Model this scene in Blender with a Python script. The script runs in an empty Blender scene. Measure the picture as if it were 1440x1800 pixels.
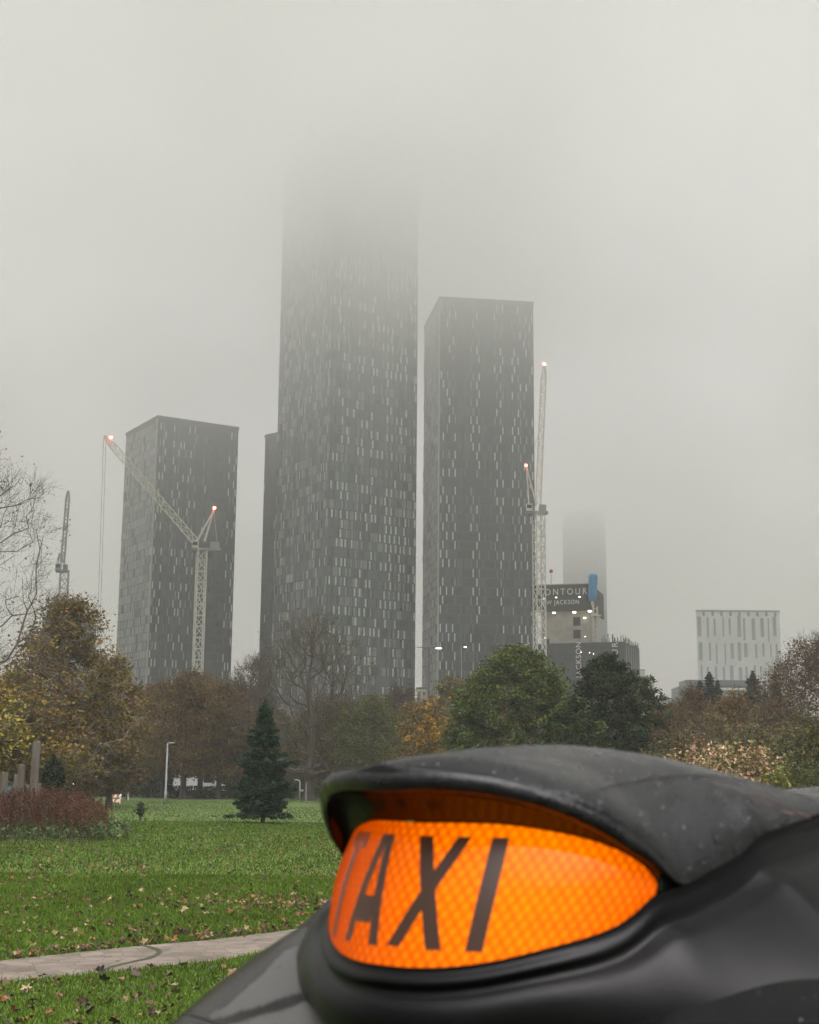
import bpy, math, random
import numpy as np
from mathutils import Matrix, Vector
from mathutils.bvhtree import BVHTree

S = bpy.context.scene
COL = S.collection
# ------------------------------------------------------------------ camera
f = 2500.0
PITCH = math.atan(472 / f)
ROLL = 0.0087
CZ = 1.7
cam = bpy.data.cameras.new('camera')
cam_o = bpy.data.objects.new('camera', cam)
COL.objects.link(cam_o)
S.camera = cam_o
cam.sensor_fit = 'HORIZONTAL'
cam.sensor_width = 36
cam.lens = f / 1440 * 36
cam.clip_start = 0.05
cam.clip_end = 8000
cam.dof.use_dof = True
cam.dof.focus_distance = 45
cam.dof.aperture_fstop = 18
cam_o.matrix_world = Matrix.Translation((0, 0, CZ)) @ Matrix.Rotation(math.pi / 2 + PITCH, 4, 'X') @ Matrix.Rotation(ROLL, 4, 'Z')

# ------------------------------------------------------------------ world, sun, exposure
SUN_EL, SUN_ROT = math.radians(58), math.radians(165)
w = bpy.data.worlds.new('World')
S.world = w
w.use_nodes = True
wn = w.node_tree
bg = wn.nodes['Background']
sky = wn.nodes.new('ShaderNodeTexSky')
sky.sky_type = 'NISHITA'
sky.sun_disc = False
sky.sun_elevation = SUN_EL
sky.sun_rotation = SUN_ROT
sky.dust_density = 6
hs = wn.nodes.new('ShaderNodeHueSaturation')
hs.inputs['Saturation'].default_value = 0.10
wn.links.new(sky.outputs[0], hs.inputs['Color'])
tint = wn.nodes.new('ShaderNodeMixRGB')
tint.blend_type = 'MULTIPLY'
tint.inputs[0].default_value = 1
tint.inputs[2].default_value = (1.0, 0.968, 1.0, 1)
wn.links.new(hs.outputs[0], tint.inputs[1])
# an overcast sky: dimmer towards the horizon, brightest overhead, softly uneven
wtc = wn.nodes.new('ShaderNodeTexCoord'); wsx = wn.nodes.new('ShaderNodeSeparateXYZ'); wn.links.new(wtc.outputs['Generated'], wsx.inputs[0])
wr = wn.nodes.new('ShaderNodeValToRGB'); wn.links.new(wsx.outputs['Z'], wr.inputs[0])
wr.color_ramp.interpolation = 'EASE'
wr.color_ramp.elements[0].position = 0.0; wr.color_ramp.elements[0].color = (.54, .510, .500, 1)
wr.color_ramp.elements[1].position = 1.0; wr.color_ramp.elements[1].color = (2.0, 2.0, 2.0, 1)
for z_, v_ in ((.25, .34), (.5, .28), (.75, 1.3)):
    e_ = wr.color_ramp.elements.new(z_); e_.color = (v_, v_, v_, 1)
wnz = wn.nodes.new('ShaderNodeTexNoise'); wnz.inputs['Scale'].default_value = 3.0; wnz.inputs['Detail'].default_value = 2
wn.links.new(wtc.outputs['Generated'], wnz.inputs['Vector'])
wmr = wn.nodes.new('ShaderNodeMapRange'); wmr.inputs['To Min'].default_value = .82; wmr.inputs['To Max'].default_value = 1.18; wn.links.new(wnz.outputs[0], wmr.inputs[0])
wm1 = wn.nodes.new('ShaderNodeMixRGB'); wm1.blend_type = 'MULTIPLY'; wm1.inputs[0].default_value = 1
wn.links.new(tint.outputs[0], wm1.inputs[1]); wn.links.new(wr.outputs[0], wm1.inputs[2])
wm2 = wn.nodes.new('ShaderNodeMixRGB'); wm2.blend_type = 'MULTIPLY'; wm2.inputs[0].default_value = 1
wn.links.new(wm1.outputs[0], wm2.inputs[1]); wn.links.new(wmr.outputs[0], wm2.inputs[2])
wn.links.new(wm2.outputs[0], bg.inputs[0])
bg.inputs[1].default_value = 0.15
sun = bpy.data.lights.new('sun', 'SUN')
sun.energy = 0.5
sun.angle = math.radians(50)
sun.color = (1, 0.97, 0.93)
sun_o = bpy.data.objects.new('sun', sun)
COL.objects.link(sun_o)
sun_o.rotation_euler = (-(math.pi / 2 - SUN_EL), 0, -SUN_ROT)
S.view_settings.view_transform = 'Standard'
S.view_settings.look = 'None'
S.view_settings.gamma = 1
EXPO = 1.02
S.view_settings.exposure = EXPO
S.cycles.volume_bounces = 8
S.cycles.max_bounces = 12
S.cycles.diffuse_bounces = 3
S.cycles.glossy_bounces = 3
S.cycles.transparent_max_bounces = 6
S.cycles.use_adaptive_sampling = True
S.cycles.adaptive_threshold = 0.02
S.cycles.use_denoising = True
S.cycles.time_limit = 720

# ------------------------------------------------------------------ pixel <-> world helpers (used to measure real places)
cp, sp = math.cos(PITCH), math.sin(PITCH)
R0 = np.array([1, 0, 0.]); U0 = np.array([0, -sp, cp]); FW = np.array([0, cp, sp])
RT = R0 * math.cos(ROLL) + U0 * math.sin(ROLL)
UP = -R0 * math.sin(ROLL) + U0 * math.cos(ROLL)
CAM = np.array([0, 0, CZ])


def ray(x, y):
    return RT * (x - 720) / f + UP * (900 - y) / f + FW


def P(x, y, D):
    r = ray(x, y)
    return CAM + r * (D / r[1])


def G(x, y):
    r = ray(x, y)
    return CAM + r * (-CZ / r[2])


def az(x, y):
    r = ray(x, y)
    return r[0] / r[1]


def ZY(X, Y, y):
    """height at which plan point X,Y shows at picture row y"""
    v0 = np.array([X, Y, 0.]); c = (900 - y) / f
    return CZ + (c * (v0 @ FW) - v0 @ UP) / (UP[2] - c * FW[2])


def proj(X, Y, Z):
    v = np.stack([np.asarray(X, float), np.asarray(Y, float), np.asarray(Z, float) - CZ], -1)
    d = v @ FW
    return 720 + f * (v @ RT) / d, 900 - f * (v @ UP) / d


# ------------------------------------------------------------------ materials
def new_mat(name):
    m = bpy.data.materials.new(name)
    m.use_nodes = True
    return m, m.node_tree, m.node_tree.nodes['Principled BSDF']


def mat(name, c, rough=0.6, c2=None, scale=5.0, detail=4, bump=0, bscale=None, metal=0, spec=0.5, coat=0, coords='Object', lo=0.35, hi=0.65, stretch=None):
    m, nt, b = new_mat(name)
    b.inputs['Base Color'].default_value = (*c, 1)
    b.inputs['Roughness'].default_value = rough
    b.inputs['Metallic'].default_value = metal
    b.inputs['Specular IOR Level'].default_value = spec
    b.inputs['Coat Weight'].default_value = coat
    tc = nt.nodes.new('ShaderNodeTexCoord')
    mp = nt.nodes.new('ShaderNodeMapping')
    nt.links.new(tc.outputs[coords], mp.inputs[0])
    if stretch:
        mp.inputs['Scale'].default_value = stretch
    if c2:
        n = nt.nodes.new('ShaderNodeTexNoise')
        n.inputs['Scale'].default_value = scale
        n.inputs['Detail'].default_value = detail
        nt.links.new(mp.outputs[0], n.inputs['Vector'])
        r = nt.nodes.new('ShaderNodeValToRGB')
        r.color_ramp.elements[0].position = lo
        r.color_ramp.elements[1].position = hi
        r.color_ramp.elements[0].color = (*c, 1)
        r.color_ramp.elements[1].color = (*c2, 1)
        nt.links.new(n.outputs[0], r.inputs[0])
        nt.links.new(r.outputs[0], b.inputs['Base Color'])
    if bump:
        n = nt.nodes.new('ShaderNodeTexNoise')
        n.inputs['Scale'].default_value = bscale or scale * 3
        n.inputs['Detail'].default_value = 3
        nt.links.new(mp.outputs[0], n.inputs['Vector'])
        bp = nt.nodes.new('ShaderNodeBump')
        bp.inputs['Strength'].default_value = bump
        bp.inputs['Distance'].default_value = 0.02
        nt.links.new(n.outputs[0], bp.inputs['Height'])
        nt.links.new(bp.outputs[0], b.inputs['Normal'])
    return m


def emit(name, c, s):
    m, nt, b = new_mat(name)
    b.inputs['Base Color'].default_value = (*c, 1)
    b.inputs['Emission Color'].default_value = (*c, 1)
    b.inputs['Emission Strength'].default_value = s
    return m


def attr_mat(name, rough=0.75, spec=0.25, trans=0.0):
    m, nt, b = new_mat(name)
    a = nt.nodes.new('ShaderNodeAttribute')
    a.attribute_name = 'col'
    nt.links.new(a.outputs['Color'], b.inputs['Base Color'])
    b.inputs['Roughness'].default_value = rough
    b.inputs['Specular IOR Level'].default_value = spec
    if trans:
        t = nt.nodes.new('ShaderNodeBsdfTranslucent')
        nt.links.new(a.outputs['Color'], t.inputs[0])
        mx = nt.nodes.new('ShaderNodeMixShader')
        mx.inputs[0].default_value = trans
        nt.links.new(b.outputs[0], mx.inputs[1])
        nt.links.new(t.outputs[0], mx.inputs[2])
        nt.links.new(mx.outputs[0], nt.nodes['Material Output'].inputs['Surface'])
    return m


# ------------------------------------------------------------------ object helpers
def tag(o, label=None, cat=None, group=None, kind=None):
    if label: o['label'] = label
    if cat: o['category'] = cat
    if group: o['group'] = group
    if kind: o['kind'] = kind
    return o


def empty(name, loc=(0, 0, 0), rz=0):
    o = bpy.data.objects.new(name, None)
    COL.objects.link(o)
    o.location = loc
    o.rotation_euler.z = rz
    o.empty_display_size = 0.2
    WM[o.name] = Matrix.Translation(loc) @ Matrix.Rotation(rz, 4, 'Z')
    return o


WM = {}      # world matrix of every object whose own transform is not the identity


def link(name, me, parent=None, local=False):
    """link a mesh; world-space data are re-expressed under the parent"""
    o = bpy.data.objects.new(name, me)
    COL.objects.link(o)
    if parent is not None:
        o.parent = parent
        if not local and parent.name in WM:
            o.matrix_parent_inverse = WM[parent.name].inverted()
    return o


def np_mesh(name, V, F, mats, smooth=False, mi=None, col=None, uv=None):
    V = np.asarray(V, dtype=np.float32); F = np.asarray(F, dtype=np.int32)
    me = bpy.data.meshes.new(name)
    k = F.shape[1]
    me.vertices.add(len(V)); me.vertices.foreach_set('co', V.ravel())
    me.loops.add(F.size); me.loops.foreach_set('vertex_index', F.ravel())
    me.polygons.add(len(F))
    me.polygons.foreach_set('loop_start', np.arange(0, F.size, k, dtype=np.int32))
    if mi is not None:
        me.polygons.foreach_set('material_index', np.asarray(mi, dtype=np.int32))
    me.update(calc_edges=True)
    me.polygons.foreach_set('use_smooth', np.full(len(F), bool(smooth)))
    for m in (mats if isinstance(mats, (list, tuple)) else [mats]):
        me.materials.append(m)
    if col is not None:   # per face colour
        a = me.attributes.new('col', 'FLOAT_COLOR', 'FACE')
        c = np.ones((len(F), 4), dtype=np.float32); c[:, :3] = col
        a.data.foreach_set('color', c.ravel())
    if uv is not None:    # per vertex uv
        l = me.uv_layers.new(name='UVMap')
        l.data.foreach_set('uv', np.asarray(uv, dtype=np.float32)[F.ravel()].ravel())
    return me


class MB:
    def __init__(s):
        s.v = []; s.f = []; s.m = []

    def quad(s, a, b, c, d, m=0):
        n = len(s.v); s.v += [tuple(a), tuple(b), tuple(c), tuple(d)]; s.f.append((n, n + 1, n + 2, n + 3)); s.m.append(m)

    def hexa(s, v8, m=0):
        n = len(s.v); s.v += [tuple(q) for q in v8]
        for q in ((0, 3, 2, 1), (4, 5, 6, 7), (0, 1, 5, 4), (1, 2, 6, 5), (2, 3, 7, 6), (3, 0, 4, 7)):
            s.f.append(tuple(n + i for i in q)); s.m.append(m)

    def obox(s, o, dx, dy, dz, m=0):
        o, dx, dy, dz = (np.array(q, float) for q in (o, dx, dy, dz))
        s.hexa([o, o + dx, o + dx + dy, o + dy, o + dz, o + dx + dz, o + dx + dy + dz, o + dy + dz], m)

    def box(s, x0, x1, y0, y1, z0, z1, m=0):
        s.obox((x0, y0, z0), (x1 - x0, 0, 0), (0, y1 - y0, 0), (0, 0, z1 - z0), m)

    def bar(s, a, b, t, m=0, t2=None):
        a = np.array(a, float); b = np.array(b, float); d = b - a
        L = np.linalg.norm(d); d /= max(L, 1e-9)
        u = np.cross(d, (0, 0, 1)) if abs(d[2]) < .9 else np.cross(d, (0, 1, 0))
        u /= np.linalg.norm(u); v = np.cross(d, u)
        t2 = t if t2 is None else t2
        s.hexa([a - u * t / 2 - v * t / 2, a + u * t / 2 - v * t / 2, a + u * t / 2 + v * t / 2, a - u * t / 2 + v * t / 2,
                b - u * t2 / 2 - v * t2 / 2, b + u * t2 / 2 - v * t2 / 2, b + u * t2 / 2 + v * t2 / 2, b - u * t2 / 2 + v * t2 / 2], m)

    def tube(s, pts, rad, k=8, m=0, cap=True):
        pts = [np.array(p, float) for p in pts]
        if not hasattr(rad, '__len__'): rad = [rad] * len(pts)
        base = len(s.v); prev = None
        for i, p in enumerate(pts):
            d = pts[min(i + 1, len(pts) - 1)] - pts[max(i - 1, 0)]
            d /= max(np.linalg.norm(d), 1e-9)
            if prev is None:
                u = np.cross(d, (0, 0, 1)) if abs(d[2]) < .9 else np.cross(d, (0, 1, 0))
            else:
                u = prev - d * (prev @ d)
            u /= np.linalg.norm(u); prev = u; v = np.cross(d, u)
            for j in range(k):
                a = 2 * math.pi * j / k
                s.v.append(tuple(p + rad[i] * (u * math.cos(a) + v * math.sin(a))))
        for i in range(len(pts) - 1):
            for j in range(k):
                a = base + i * k + j; b = base + i * k + (j + 1) % k
                s.f.append((a, b, b + k, a + k)); s.m.append(m)
        if cap:
            s.f.append(tuple(base + j for j in range(k))[::-1]); s.m.append(m)
            e = base + (len(pts) - 1) * k
            s.f.append(tuple(e + j for j in range(k))); s.m.append(m)

    def mesh(s, name, mats, smooth=False):
        me = bpy.data.meshes.new(name)
        me.from_pydata(s.v, [], s.f)
        for q in (mats if isinstance(mats, (list, tuple)) else [mats]): me.materials.append(q)
        me.polygons.foreach_set('material_index', s.m)
        if smooth: me.polygons.foreach_set('use_smooth', [True] * len(s.f))
        me.update()
        return me

    def build(s, name, mats, parent=None, smooth=False):
        return link(name, s.mesh(name, mats, smooth), parent)


def sphere_mb(mb, c, r, seg=10, rings=6, m=0):
    c = np.array(c, float)
    pts = []; rad = []
    for i in range(rings + 1):
        a = math.pi * i / rings
        pts.append(c + np.array([0, 0, -r * math.cos(a)])); rad.append(max(r * math.sin(a), 1e-4))
    mb.tube(pts, rad, seg, m)


# ================================================================== AIR
def volume_mat(name, dens, col, cloud=False):
    m = bpy.data.materials.new(name); m.use_nodes = True
    nt = m.node_tree; nt.nodes.clear()
    o = nt.nodes.new('ShaderNodeOutputMaterial'); p = nt.nodes.new('ShaderNodeVolumePrincipled')
    nt.links.new(p.outputs[0], o.inputs['Volume'])
    p.inputs['Color'].default_value = (*col, 1); p.inputs['Density'].default_value = dens
    if cloud:
        tc = nt.nodes.new('ShaderNodeTexCoord'); sx = nt.nodes.new('ShaderNodeSeparateXYZ')
        nt.links.new(tc.outputs['Object'], sx.inputs[0])
        no = nt.nodes.new('ShaderNodeTexNoise'); no.inputs['Scale'].default_value = 0.008; no.inputs['Detail'].default_value = 2
        nt.links.new(tc.outputs['Object'], no.inputs['Vector'])

        def ma(op, a, b):
            q = nt.nodes.new('ShaderNodeMath'); q.operation = op
            for i, vv in enumerate((a, b)):
                if isinstance(vv, (int, float)): q.inputs[i].default_value = vv
                else: nt.links.new(vv, q.inputs[i])
            return q.outputs[0]
        zz = ma('ADD', sx.outputs['Z'], ma('MULTIPLY', ma('SUBTRACT', no.outputs[0], .5), 100))
        e = ma('MINIMUM', ma('MULTIPLY', ma('EXPONENT', ma('DIVIDE', ma('SUBTRACT', zz, 110), 32), 0), .00132), .035)
        nt.links.new(e, p.inputs['Density'])
        m.cycles.volume_step_rate = 1.0
    return m


def vol_box(name, x0, x1, y0, y1, z0, z1, m):
    b = MB(); b.box(x0, x1, y0, y1, z0, z1)
    o = b.build(name, m); o.display_type = 'WIRE'
    return o


tag(vol_box('haze', -1500, 1500, -300, 2600, -2, 262, volume_mat('haze air', .00042, (1, .975, .97))),
    'thin grey haze hanging over the park and the city', 'haze', kind='stuff')
tag(vol_box('low_cloud', -900, 900, 0, 1500, 62, 256, volume_mat('cloud vapour', 0, (1, .998, .995), True)),
    'low grey cloud swallowing the tops of the towers', 'cloud', kind='stuff')

# ================================================================== GROUND AND PATH
grass_m = mat('turf soil', (.045, .075, .010), .95, (.07, .115, .014), scale=1.2, bump=.5, bscale=30, detail=8)
# extra fine variation for the lawn
_gx = np.concatenate([np.linspace(-2600, -60, 12), np.linspace(-50, 50, 90), np.linspace(60, 2600, 12)])
_gy = np.concatenate([np.linspace(-900, -5, 6), np.linspace(0, 70, 100), np.linspace(80, 3000, 14)])
A, B = np.meshgrid(_gx, _gy, indexing='ij')
Z = 0.03 * np.sin(A * .33 + 1) * np.sin(B * .21) * np.clip((B - 22) / 15, 0, 1) * np.exp(-np.maximum(B - 90, 0) / 50) * (np.abs(A) < 60)
n1, n2 = A.shape
idx = np.arange(n1 * n2).reshape(n1, n2)
Fq = np.stack([idx[:-1, :-1], idx[1:, :-1], idx[1:, 1:], idx[:-1, 1:]], -1).reshape(-1, 4)
tag(link('ground', np_mesh('ground', np.stack([A, B, Z], -1).reshape(-1, 3), Fq, grass_m, smooth=True)), 'green park lawn running back to the trees', 'lawn', kind='structure')

path_up = [(-260, 1722), (-100, 1703), (0, 1690), (120, 1677), (240, 1664), (360, 1654), (500, 1637), (620, 1618), (800, 1594), (1100, 1560)]
path_lo = [(-260, 1748), (-100, 1735), (0, 1728), (150, 1715), (300, 1699), (400, 1688), (500, 1668), (620, 1650), (800, 1625), (1100, 1588)]


def resample(pts, n):
    pts = np.array(pts, float)
    d = np.concatenate([[0], np.cumsum(np.linalg.norm(np.diff(pts, axis=0), axis=1))])
    t = np.linspace(0, d[-1], n)
    return np.stack([np.interp(t, d, pts[:, i]) for i in range(pts.shape[1])], -1)


def path_material():
    m, nt, b = new_mat('old paving')
    tc = nt.nodes.new('ShaderNodeTexCoord')
    v = nt.nodes.new('ShaderNodeTexVoronoi'); v.inputs['Scale'].default_value = 5.5; v.feature = 'F1'
    v2 = nt.nodes.new('ShaderNodeTexVoronoi'); v2.inputs['Scale'].default_value = 5.5; v2.feature = 'DISTANCE_TO_EDGE'
    n = nt.nodes.new('ShaderNodeTexNoise'); n.inputs['Scale'].default_value = 2.2; n.inputs['Detail'].default_value = 6
    for q in (v, v2, n): nt.links.new(tc.outputs['Object'], q.inputs['Vector'])
    r = nt.nodes.new('ShaderNodeValToRGB')
    r.color_ramp.elements[0].color = (.055, .040, .028, 1); r.color_ramp.elements[1].color = (.20, .165, .13, 1)
    r.color_ramp.elements[0].position = .15; r.color_ramp.elements[1].position = .85
    mx = nt.nodes.new('ShaderNodeMixRGB'); mx.inputs[0].default_value = .5
    nt.links.new(v.outputs['Color'], mx.inputs[1]); nt.links.new(n.outputs[0], mx.inputs[2])
    nt.links.new(mx.outputs[0], r.inputs[0])
    e = nt.nodes.new('ShaderNodeValToRGB'); e.color_ramp.elements[0].position = 0; e.color_ramp.elements[1].position = .035
    e.color_ramp.elements[0].color = (.35, .33, .3, 1)
    nt.links.new(v2.outputs['Distance'], e.inputs[0])
    m2 = nt.nodes.new('ShaderNodeMixRGB'); m2.blend_type = 'MULTIPLY'; m2.inputs[0].default_value = 1
    nt.links.new(r.outputs[0], m2.inputs[1]); nt.links.new(e.outputs[0], m2.inputs[2])
    nt.links.new(m2.outputs[0], b.inputs['Base Color'])
    b.inputs['Roughness'].default_value = .55
    bp = nt.nodes.new('ShaderNodeBump'); bp.inputs['Strength'].default_value = .4; bp.inputs['Distance'].default_value = .02
    nt.links.new(e.outputs[0], bp.inputs['Height']); nt.links.new(bp.outputs[0], b.inputs['Normal'])
    return m


pu = resample([G(*q)[:2] for q in path_up], 80)
pl = resample([G(*q)[:2] for q in path_lo], 80)
b = MB()
for i in range(79):
    b.quad((*pl[i], .006), (*pl[i + 1], .006), (*pu[i + 1], .006), (*pu[i], .006))
tag(b.build('path', path_material()), 'narrow worn pinkish stone path crossing the grass', 'path', kind='structure')
# the mossy joint that curls across the path
crack = resample([G(*q)[:2] for q in [(183, 1708), (196, 1701), (225, 1694), (258, 1687), (276, 1680), (281, 1675), (274, 1669), (258, 1665), (238, 1661)]], 50)
b = MB()
rs = random.Random(4)
for i in range(49):
    d = crack[i + 1] - crack[i]; nrm = np.array([-d[1], d[0]]) / np.linalg.norm(d)
    w0 = .022 + .012 * rs.random()
    b.quad((*(crack[i] - nrm * w0), .0105), (*(crack[i + 1] - nrm * w0), .0105), (*(crack[i + 1] + nrm * w0), .0105), (*(crack[i] + nrm * w0), .0105))
tag(b.build('path_joint', mat('mossy joint', (.02, .022, .01), .9, (.035, .05, .015), scale=20)), 'dark mossy crack curling across the stone path', 'crack', kind='structure')

# ================================================================== TOWERS
glass_dark = mat('dark grey glazing', (.016, .030, .040), .22, (.030, .043, .050), scale=.35)
glass_mid = mat('grey glazing', (.038, .060, .072), .25, (.054, .078, .091), scale=.3)
glass_silver = mat('silver panels', (.21, .225, .225), .35, (.26, .275, .272), scale=.3)
glass_soft = mat('soft grey glazing', (.075, .10, .112), .25, (.095, .122, .134), scale=.3)
glass_pale = mat('pale glazing', (.15, .165, .165), .3, (.19, .205, .20), scale=.3)
metal_trim = mat('dark cladding', (.016, .024, .031), .5, (.03, .034, .038), scale=.2)
silver_trim = mat('silver corner cladding', (.30, .315, .31), .4, (.34, .355, .35), scale=.2)
win_light = mat('bright window glass', (.46, .51, .51), .25, (.58, .63, .62), scale=.6)
win_soft = mat('soft window glass', (.20, .225, .225), .25, (.27, .30, .30), scale=.6)
win_dark = mat('black window glass', (.010, .013, .016), .15, (.018, .022, .026), scale=.6)


def corner_plan(xc, xl, xr, yref, D, th=None):
    C = P(xc, yref, D)[:2]
    best = None
    for deg in ([th] if th is not None else np.arange(3, 60, .25)):
        t = math.radians(deg); dR = np.array([math.cos(t), math.sin(t)]); dL = np.array([-math.sin(t), math.cos(t)])
        aR, aL = az(xr, yref), az(xl, yref)
        wR = (aR * C[1] - C[0]) / (dR[0] - aR * dR[1]); wL = (aL * C[1] - C[0]) / (dL[0] - aL * dL[1])
        if wR < 0 or wL < 0: continue
        e = abs(wR - wL)
        if best is None or e < best[0]: best = (e, dR, dL, wR, wL)
    return C, best[1], best[2], best[3], best[4]


def unit_window(mats, name):
    b = MB(); b.box(-.5, .5, -.12, .0, -.5, .5, 0)
    return b.mesh(name, mats)


def tower(name, label, xc, xl, xr, yref, D, ytop=None, height=None, th=None, bay=1.5, floor=3.1, style='dark', seed=1, group='glass towers in the low cloud', nwin=240):
    C, dR, dL, wR, wL = corner_plan(xc, xl, xr, yref, D, th)
    H = height or ZY(C[0], C[1], ytop)
    rg = np.random.default_rng(seed)
    root = empty(name, (C[0], C[1], 0))
    tag(root, label, 'tower', group)
    up = np.array([0, 0, 1.])
    c3 = np.array([C[0], C[1], 0])
    R3 = np.array([dR[0], dR[1], 0]); L3 = np.array([dL[0], dL[1], 0])
    body = MB(); body.obox(c3, R3 * wR, L3 * wL, up * (H - 1.2), 0)
    body.build('frame', metal_trim, root)
    # parapet
    pb = MB(); pb.obox(c3 - R3 * .25 - L3 * .25 + up * (H - 1.18), R3 * (wR + .5), L3 * (wL + .5), up * 1.18, 0)
    pb.build('parapet', metal_trim if style != 'mixed' else glass_mid, root)
    sides = [(c3, R3, -L3, wR, 'R'), (c3 + L3 * wL, -L3, -R3, wL, 'L'), (c3 + R3 * wR + L3 * wL, -R3, L3, wR, 'B'), (c3 + R3 * wR, L3, R3, wL, 'E')]
    pan = MB(); wins = []
    nf = int((H - 1.5) / floor)
    for (o, d, nrm, wd, tg) in sides:
        nb = max(4, int(round(wd / bay))); bw = wd / nb
        colp = rg.random(nb); rowp = rg.random(nf)
        tilt_cols = rg.random(nb) < .5
        shiftcol = rg.integers(0, 2, nb)
        for k in range(nf):
            z0 = k * floor + .35
            hh = floor - .30
            stag = (k % 2)
            for j in range(nb):
                p = o + d * (j * bw + .04) + nrm * .03 + up * z0
                front = tg in 'RL'
                if style == 'mixed':
                    if tg in 'RB':
                        m = 4 if rg.random() < .55 else (1 if rg.random() < .6 else (2 if rg.random() < .4 else 0))
                        pa = (.66 if rowp[k] > .68 else .32) * (1.4 if colp[j] > .42 else .6); pb_ = .50
                    else:
                        m = (2 if rg.random() < .45 else 4) if rg.random() < .75 else 1
                        pa, pb_ = .30, .72
                elif tg in 'RB':
                    m = 0 if rg.random() < .8 else 1
                    pa = .80 * (colp[j] > .34) * (.4 + rowp[k] * .7) * (.25 if style == 'slab' else 1); pb_ = .45
                    if j in (0, nb - 1) and style == 'left': pa = .8
                else:
                    m = (5 if rg.random() < .5 else (2 if rg.random() < .7 else 4)) if style != 'slab' else 0
                    pa, pb_ = (.22, .25) if style != 'slab' else (.05, .1)
                flip = (stag ^ int(shiftcol[j]))
                wa_ = .30 if style == 'mixed' and tg == 'R' else .20
                parts_ = ((0, .74 - wa_, 'm'), (.76 - wa_, .76, 'a'), (.78, .97, 'b')) if not flip else ((0, .17, 'b'), (.19, .19 + wa_, 'a'), (.21 + wa_, .97, 'm'))
                for (u0, u1, kk) in parts_:
                    q0 = p + d * (bw * u0); ln = bw * (u1 - u0); mm_ = m
                    if kk == 'a' and rg.random() < pa and z0 > 9:
                        if front:
                            wins.append((q0 + d * (ln * .5) + nrm * .15 + up * (hh * .5), d, ln, hh * .94, 0 if rg.random() < .6 else 1)); continue
                        mm_ = 2
                    elif kk == 'a': mm_ = 4 if rg.random() < .3 else m
                    elif kk == 'b' and rg.random() < pb_: mm_ = 3
                    off = .10 if kk == 'm' else 0
                    a = q0 + nrm * (off if flip else 0); bq = q0 + d * ln + nrm * (0 if flip else off)
                    pan.quad(a, bq, bq + up * hh, a + up * hh, mm_)
    pan.build('cladding', [glass_dark, glass_mid, glass_pale, win_dark, glass_soft, glass_silver], root)
    # opening windows: the largest hundred one by one, the rest as one part
    rg.shuffle(wins)
    rest = [MB(), 0]
    me3 = [unit_window(q, 'window') for q in (win_light, win_soft, win_dark)]
    wins.sort(key=lambda t: t[0][2])
    for i, (q, d, ww, hh, kd) in enumerate(wins):
        if i < 100:
            o = link('window', me3[kd], root, local=True)
            o.location = Vector(q) - root.location
            o.rotation_euler.z = math.atan2(d[1], d[0])
            o.scale = (ww, 1, hh)
        else:
            nrm = np.array([d[1], -d[0], 0])
            rest[0].obox(q - d * ww / 2 - up * hh / 2, d * ww, nrm * .12, up * hh, kd)
    if len(wins) > 100:
        o = rest[0].build('window', [win_light, win_soft, win_dark], root)
        o['kind'] = 'stuff'
    if style == 'left' or style == 'dark':
        e = MB(); e.obox(c3 - R3 * .35 - L3 * .35 + up * .3, R3 * .5, L3 * .5, up * (H - 1.6))
        e.build('corner_strip', silver_trim, root)
    return root, C, dR, dL, wR, wL, H


tower('glass_tower', 'tallest glass tower, in the middle, its top lost in the low cloud', 575.5, 481.5, 731, 1000, 490, height=250, bay=2.1, floor=3.4, style='mixed', seed=3, nwin=420)
tower('glass_tower', 'dark glass tower right of the tallest one, behind the nearly upright white crane', 771, 743.5, 941, 1000, 500, ytop=517 + 4, bay=2.2, floor=3.3, style='dark', seed=5, nwin=330)
tower('glass_tower', 'leftmost glass tower, behind the slanting crane jib', 266, 211, 411.5, 1000, 540, ytop=730, bay=2.2, floor=3.3, style='left', seed=8, nwin=300)
tower('glass_tower', 'narrow dark slab of a tower showing just left of the tallest tower', 520, 460, 560, 1000, 565, ytop=752, bay=1.6, floor=3.2, style='slab', seed=11, nwin=20, th=50)
tower('glass_tower', 'faint grey tower fading out behind the banner topped building site', 1050, 990, 1066, 1000, 1000, ytop=895, bay=2.2, floor=3.4, style='slab', seed=12, nwin=20, th=60)


# ------------------------------------------------------------------ text helper
def text_mesh(s, size, depth=.05, spacing=1.0):
    cu = bpy.data.curves.new('lettering', 'FONT')
    cu.body = s; cu.size = size; cu.extrude = depth; cu.align_x = 'CENTER'; cu.align_y = 'CENTER'; cu.space_character = spacing
    t = bpy.data.objects.new('tmp', cu); COL.objects.link(t)
    dg = bpy.context.evaluated_depsgraph_get()
    me = bpy.data.meshes.new_from_object(t.evaluated_get(dg))
    bpy.data.objects.remove(t); me.name = 'lettering'
    return me


def put_text(s, size, centre, xdir, ydir, m, parent, spacing=1.0, width=None):
    me = text_mesh(s, size, spacing=spacing); me.materials.clear(); me.materials.append(m)
    if width:
        xs_ = [v.co.x for v in me.vertices]; k_ = width / (max(xs_) - min(xs_)); o_ = (max(xs_) + min(xs_)) / 2
        for v in me.vertices: v.co.x = (v.co.x - o_) * k_
    x = Vector(xdir).normalized(); y = Vector(ydir).normalized(); z = x.cross(y)
    M4 = Matrix((x, y, z)).transposed().to_4x4(); M4.translation = Vector(centre)
    me.transform(M4)
    return link('lettering', me, parent)


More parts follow.
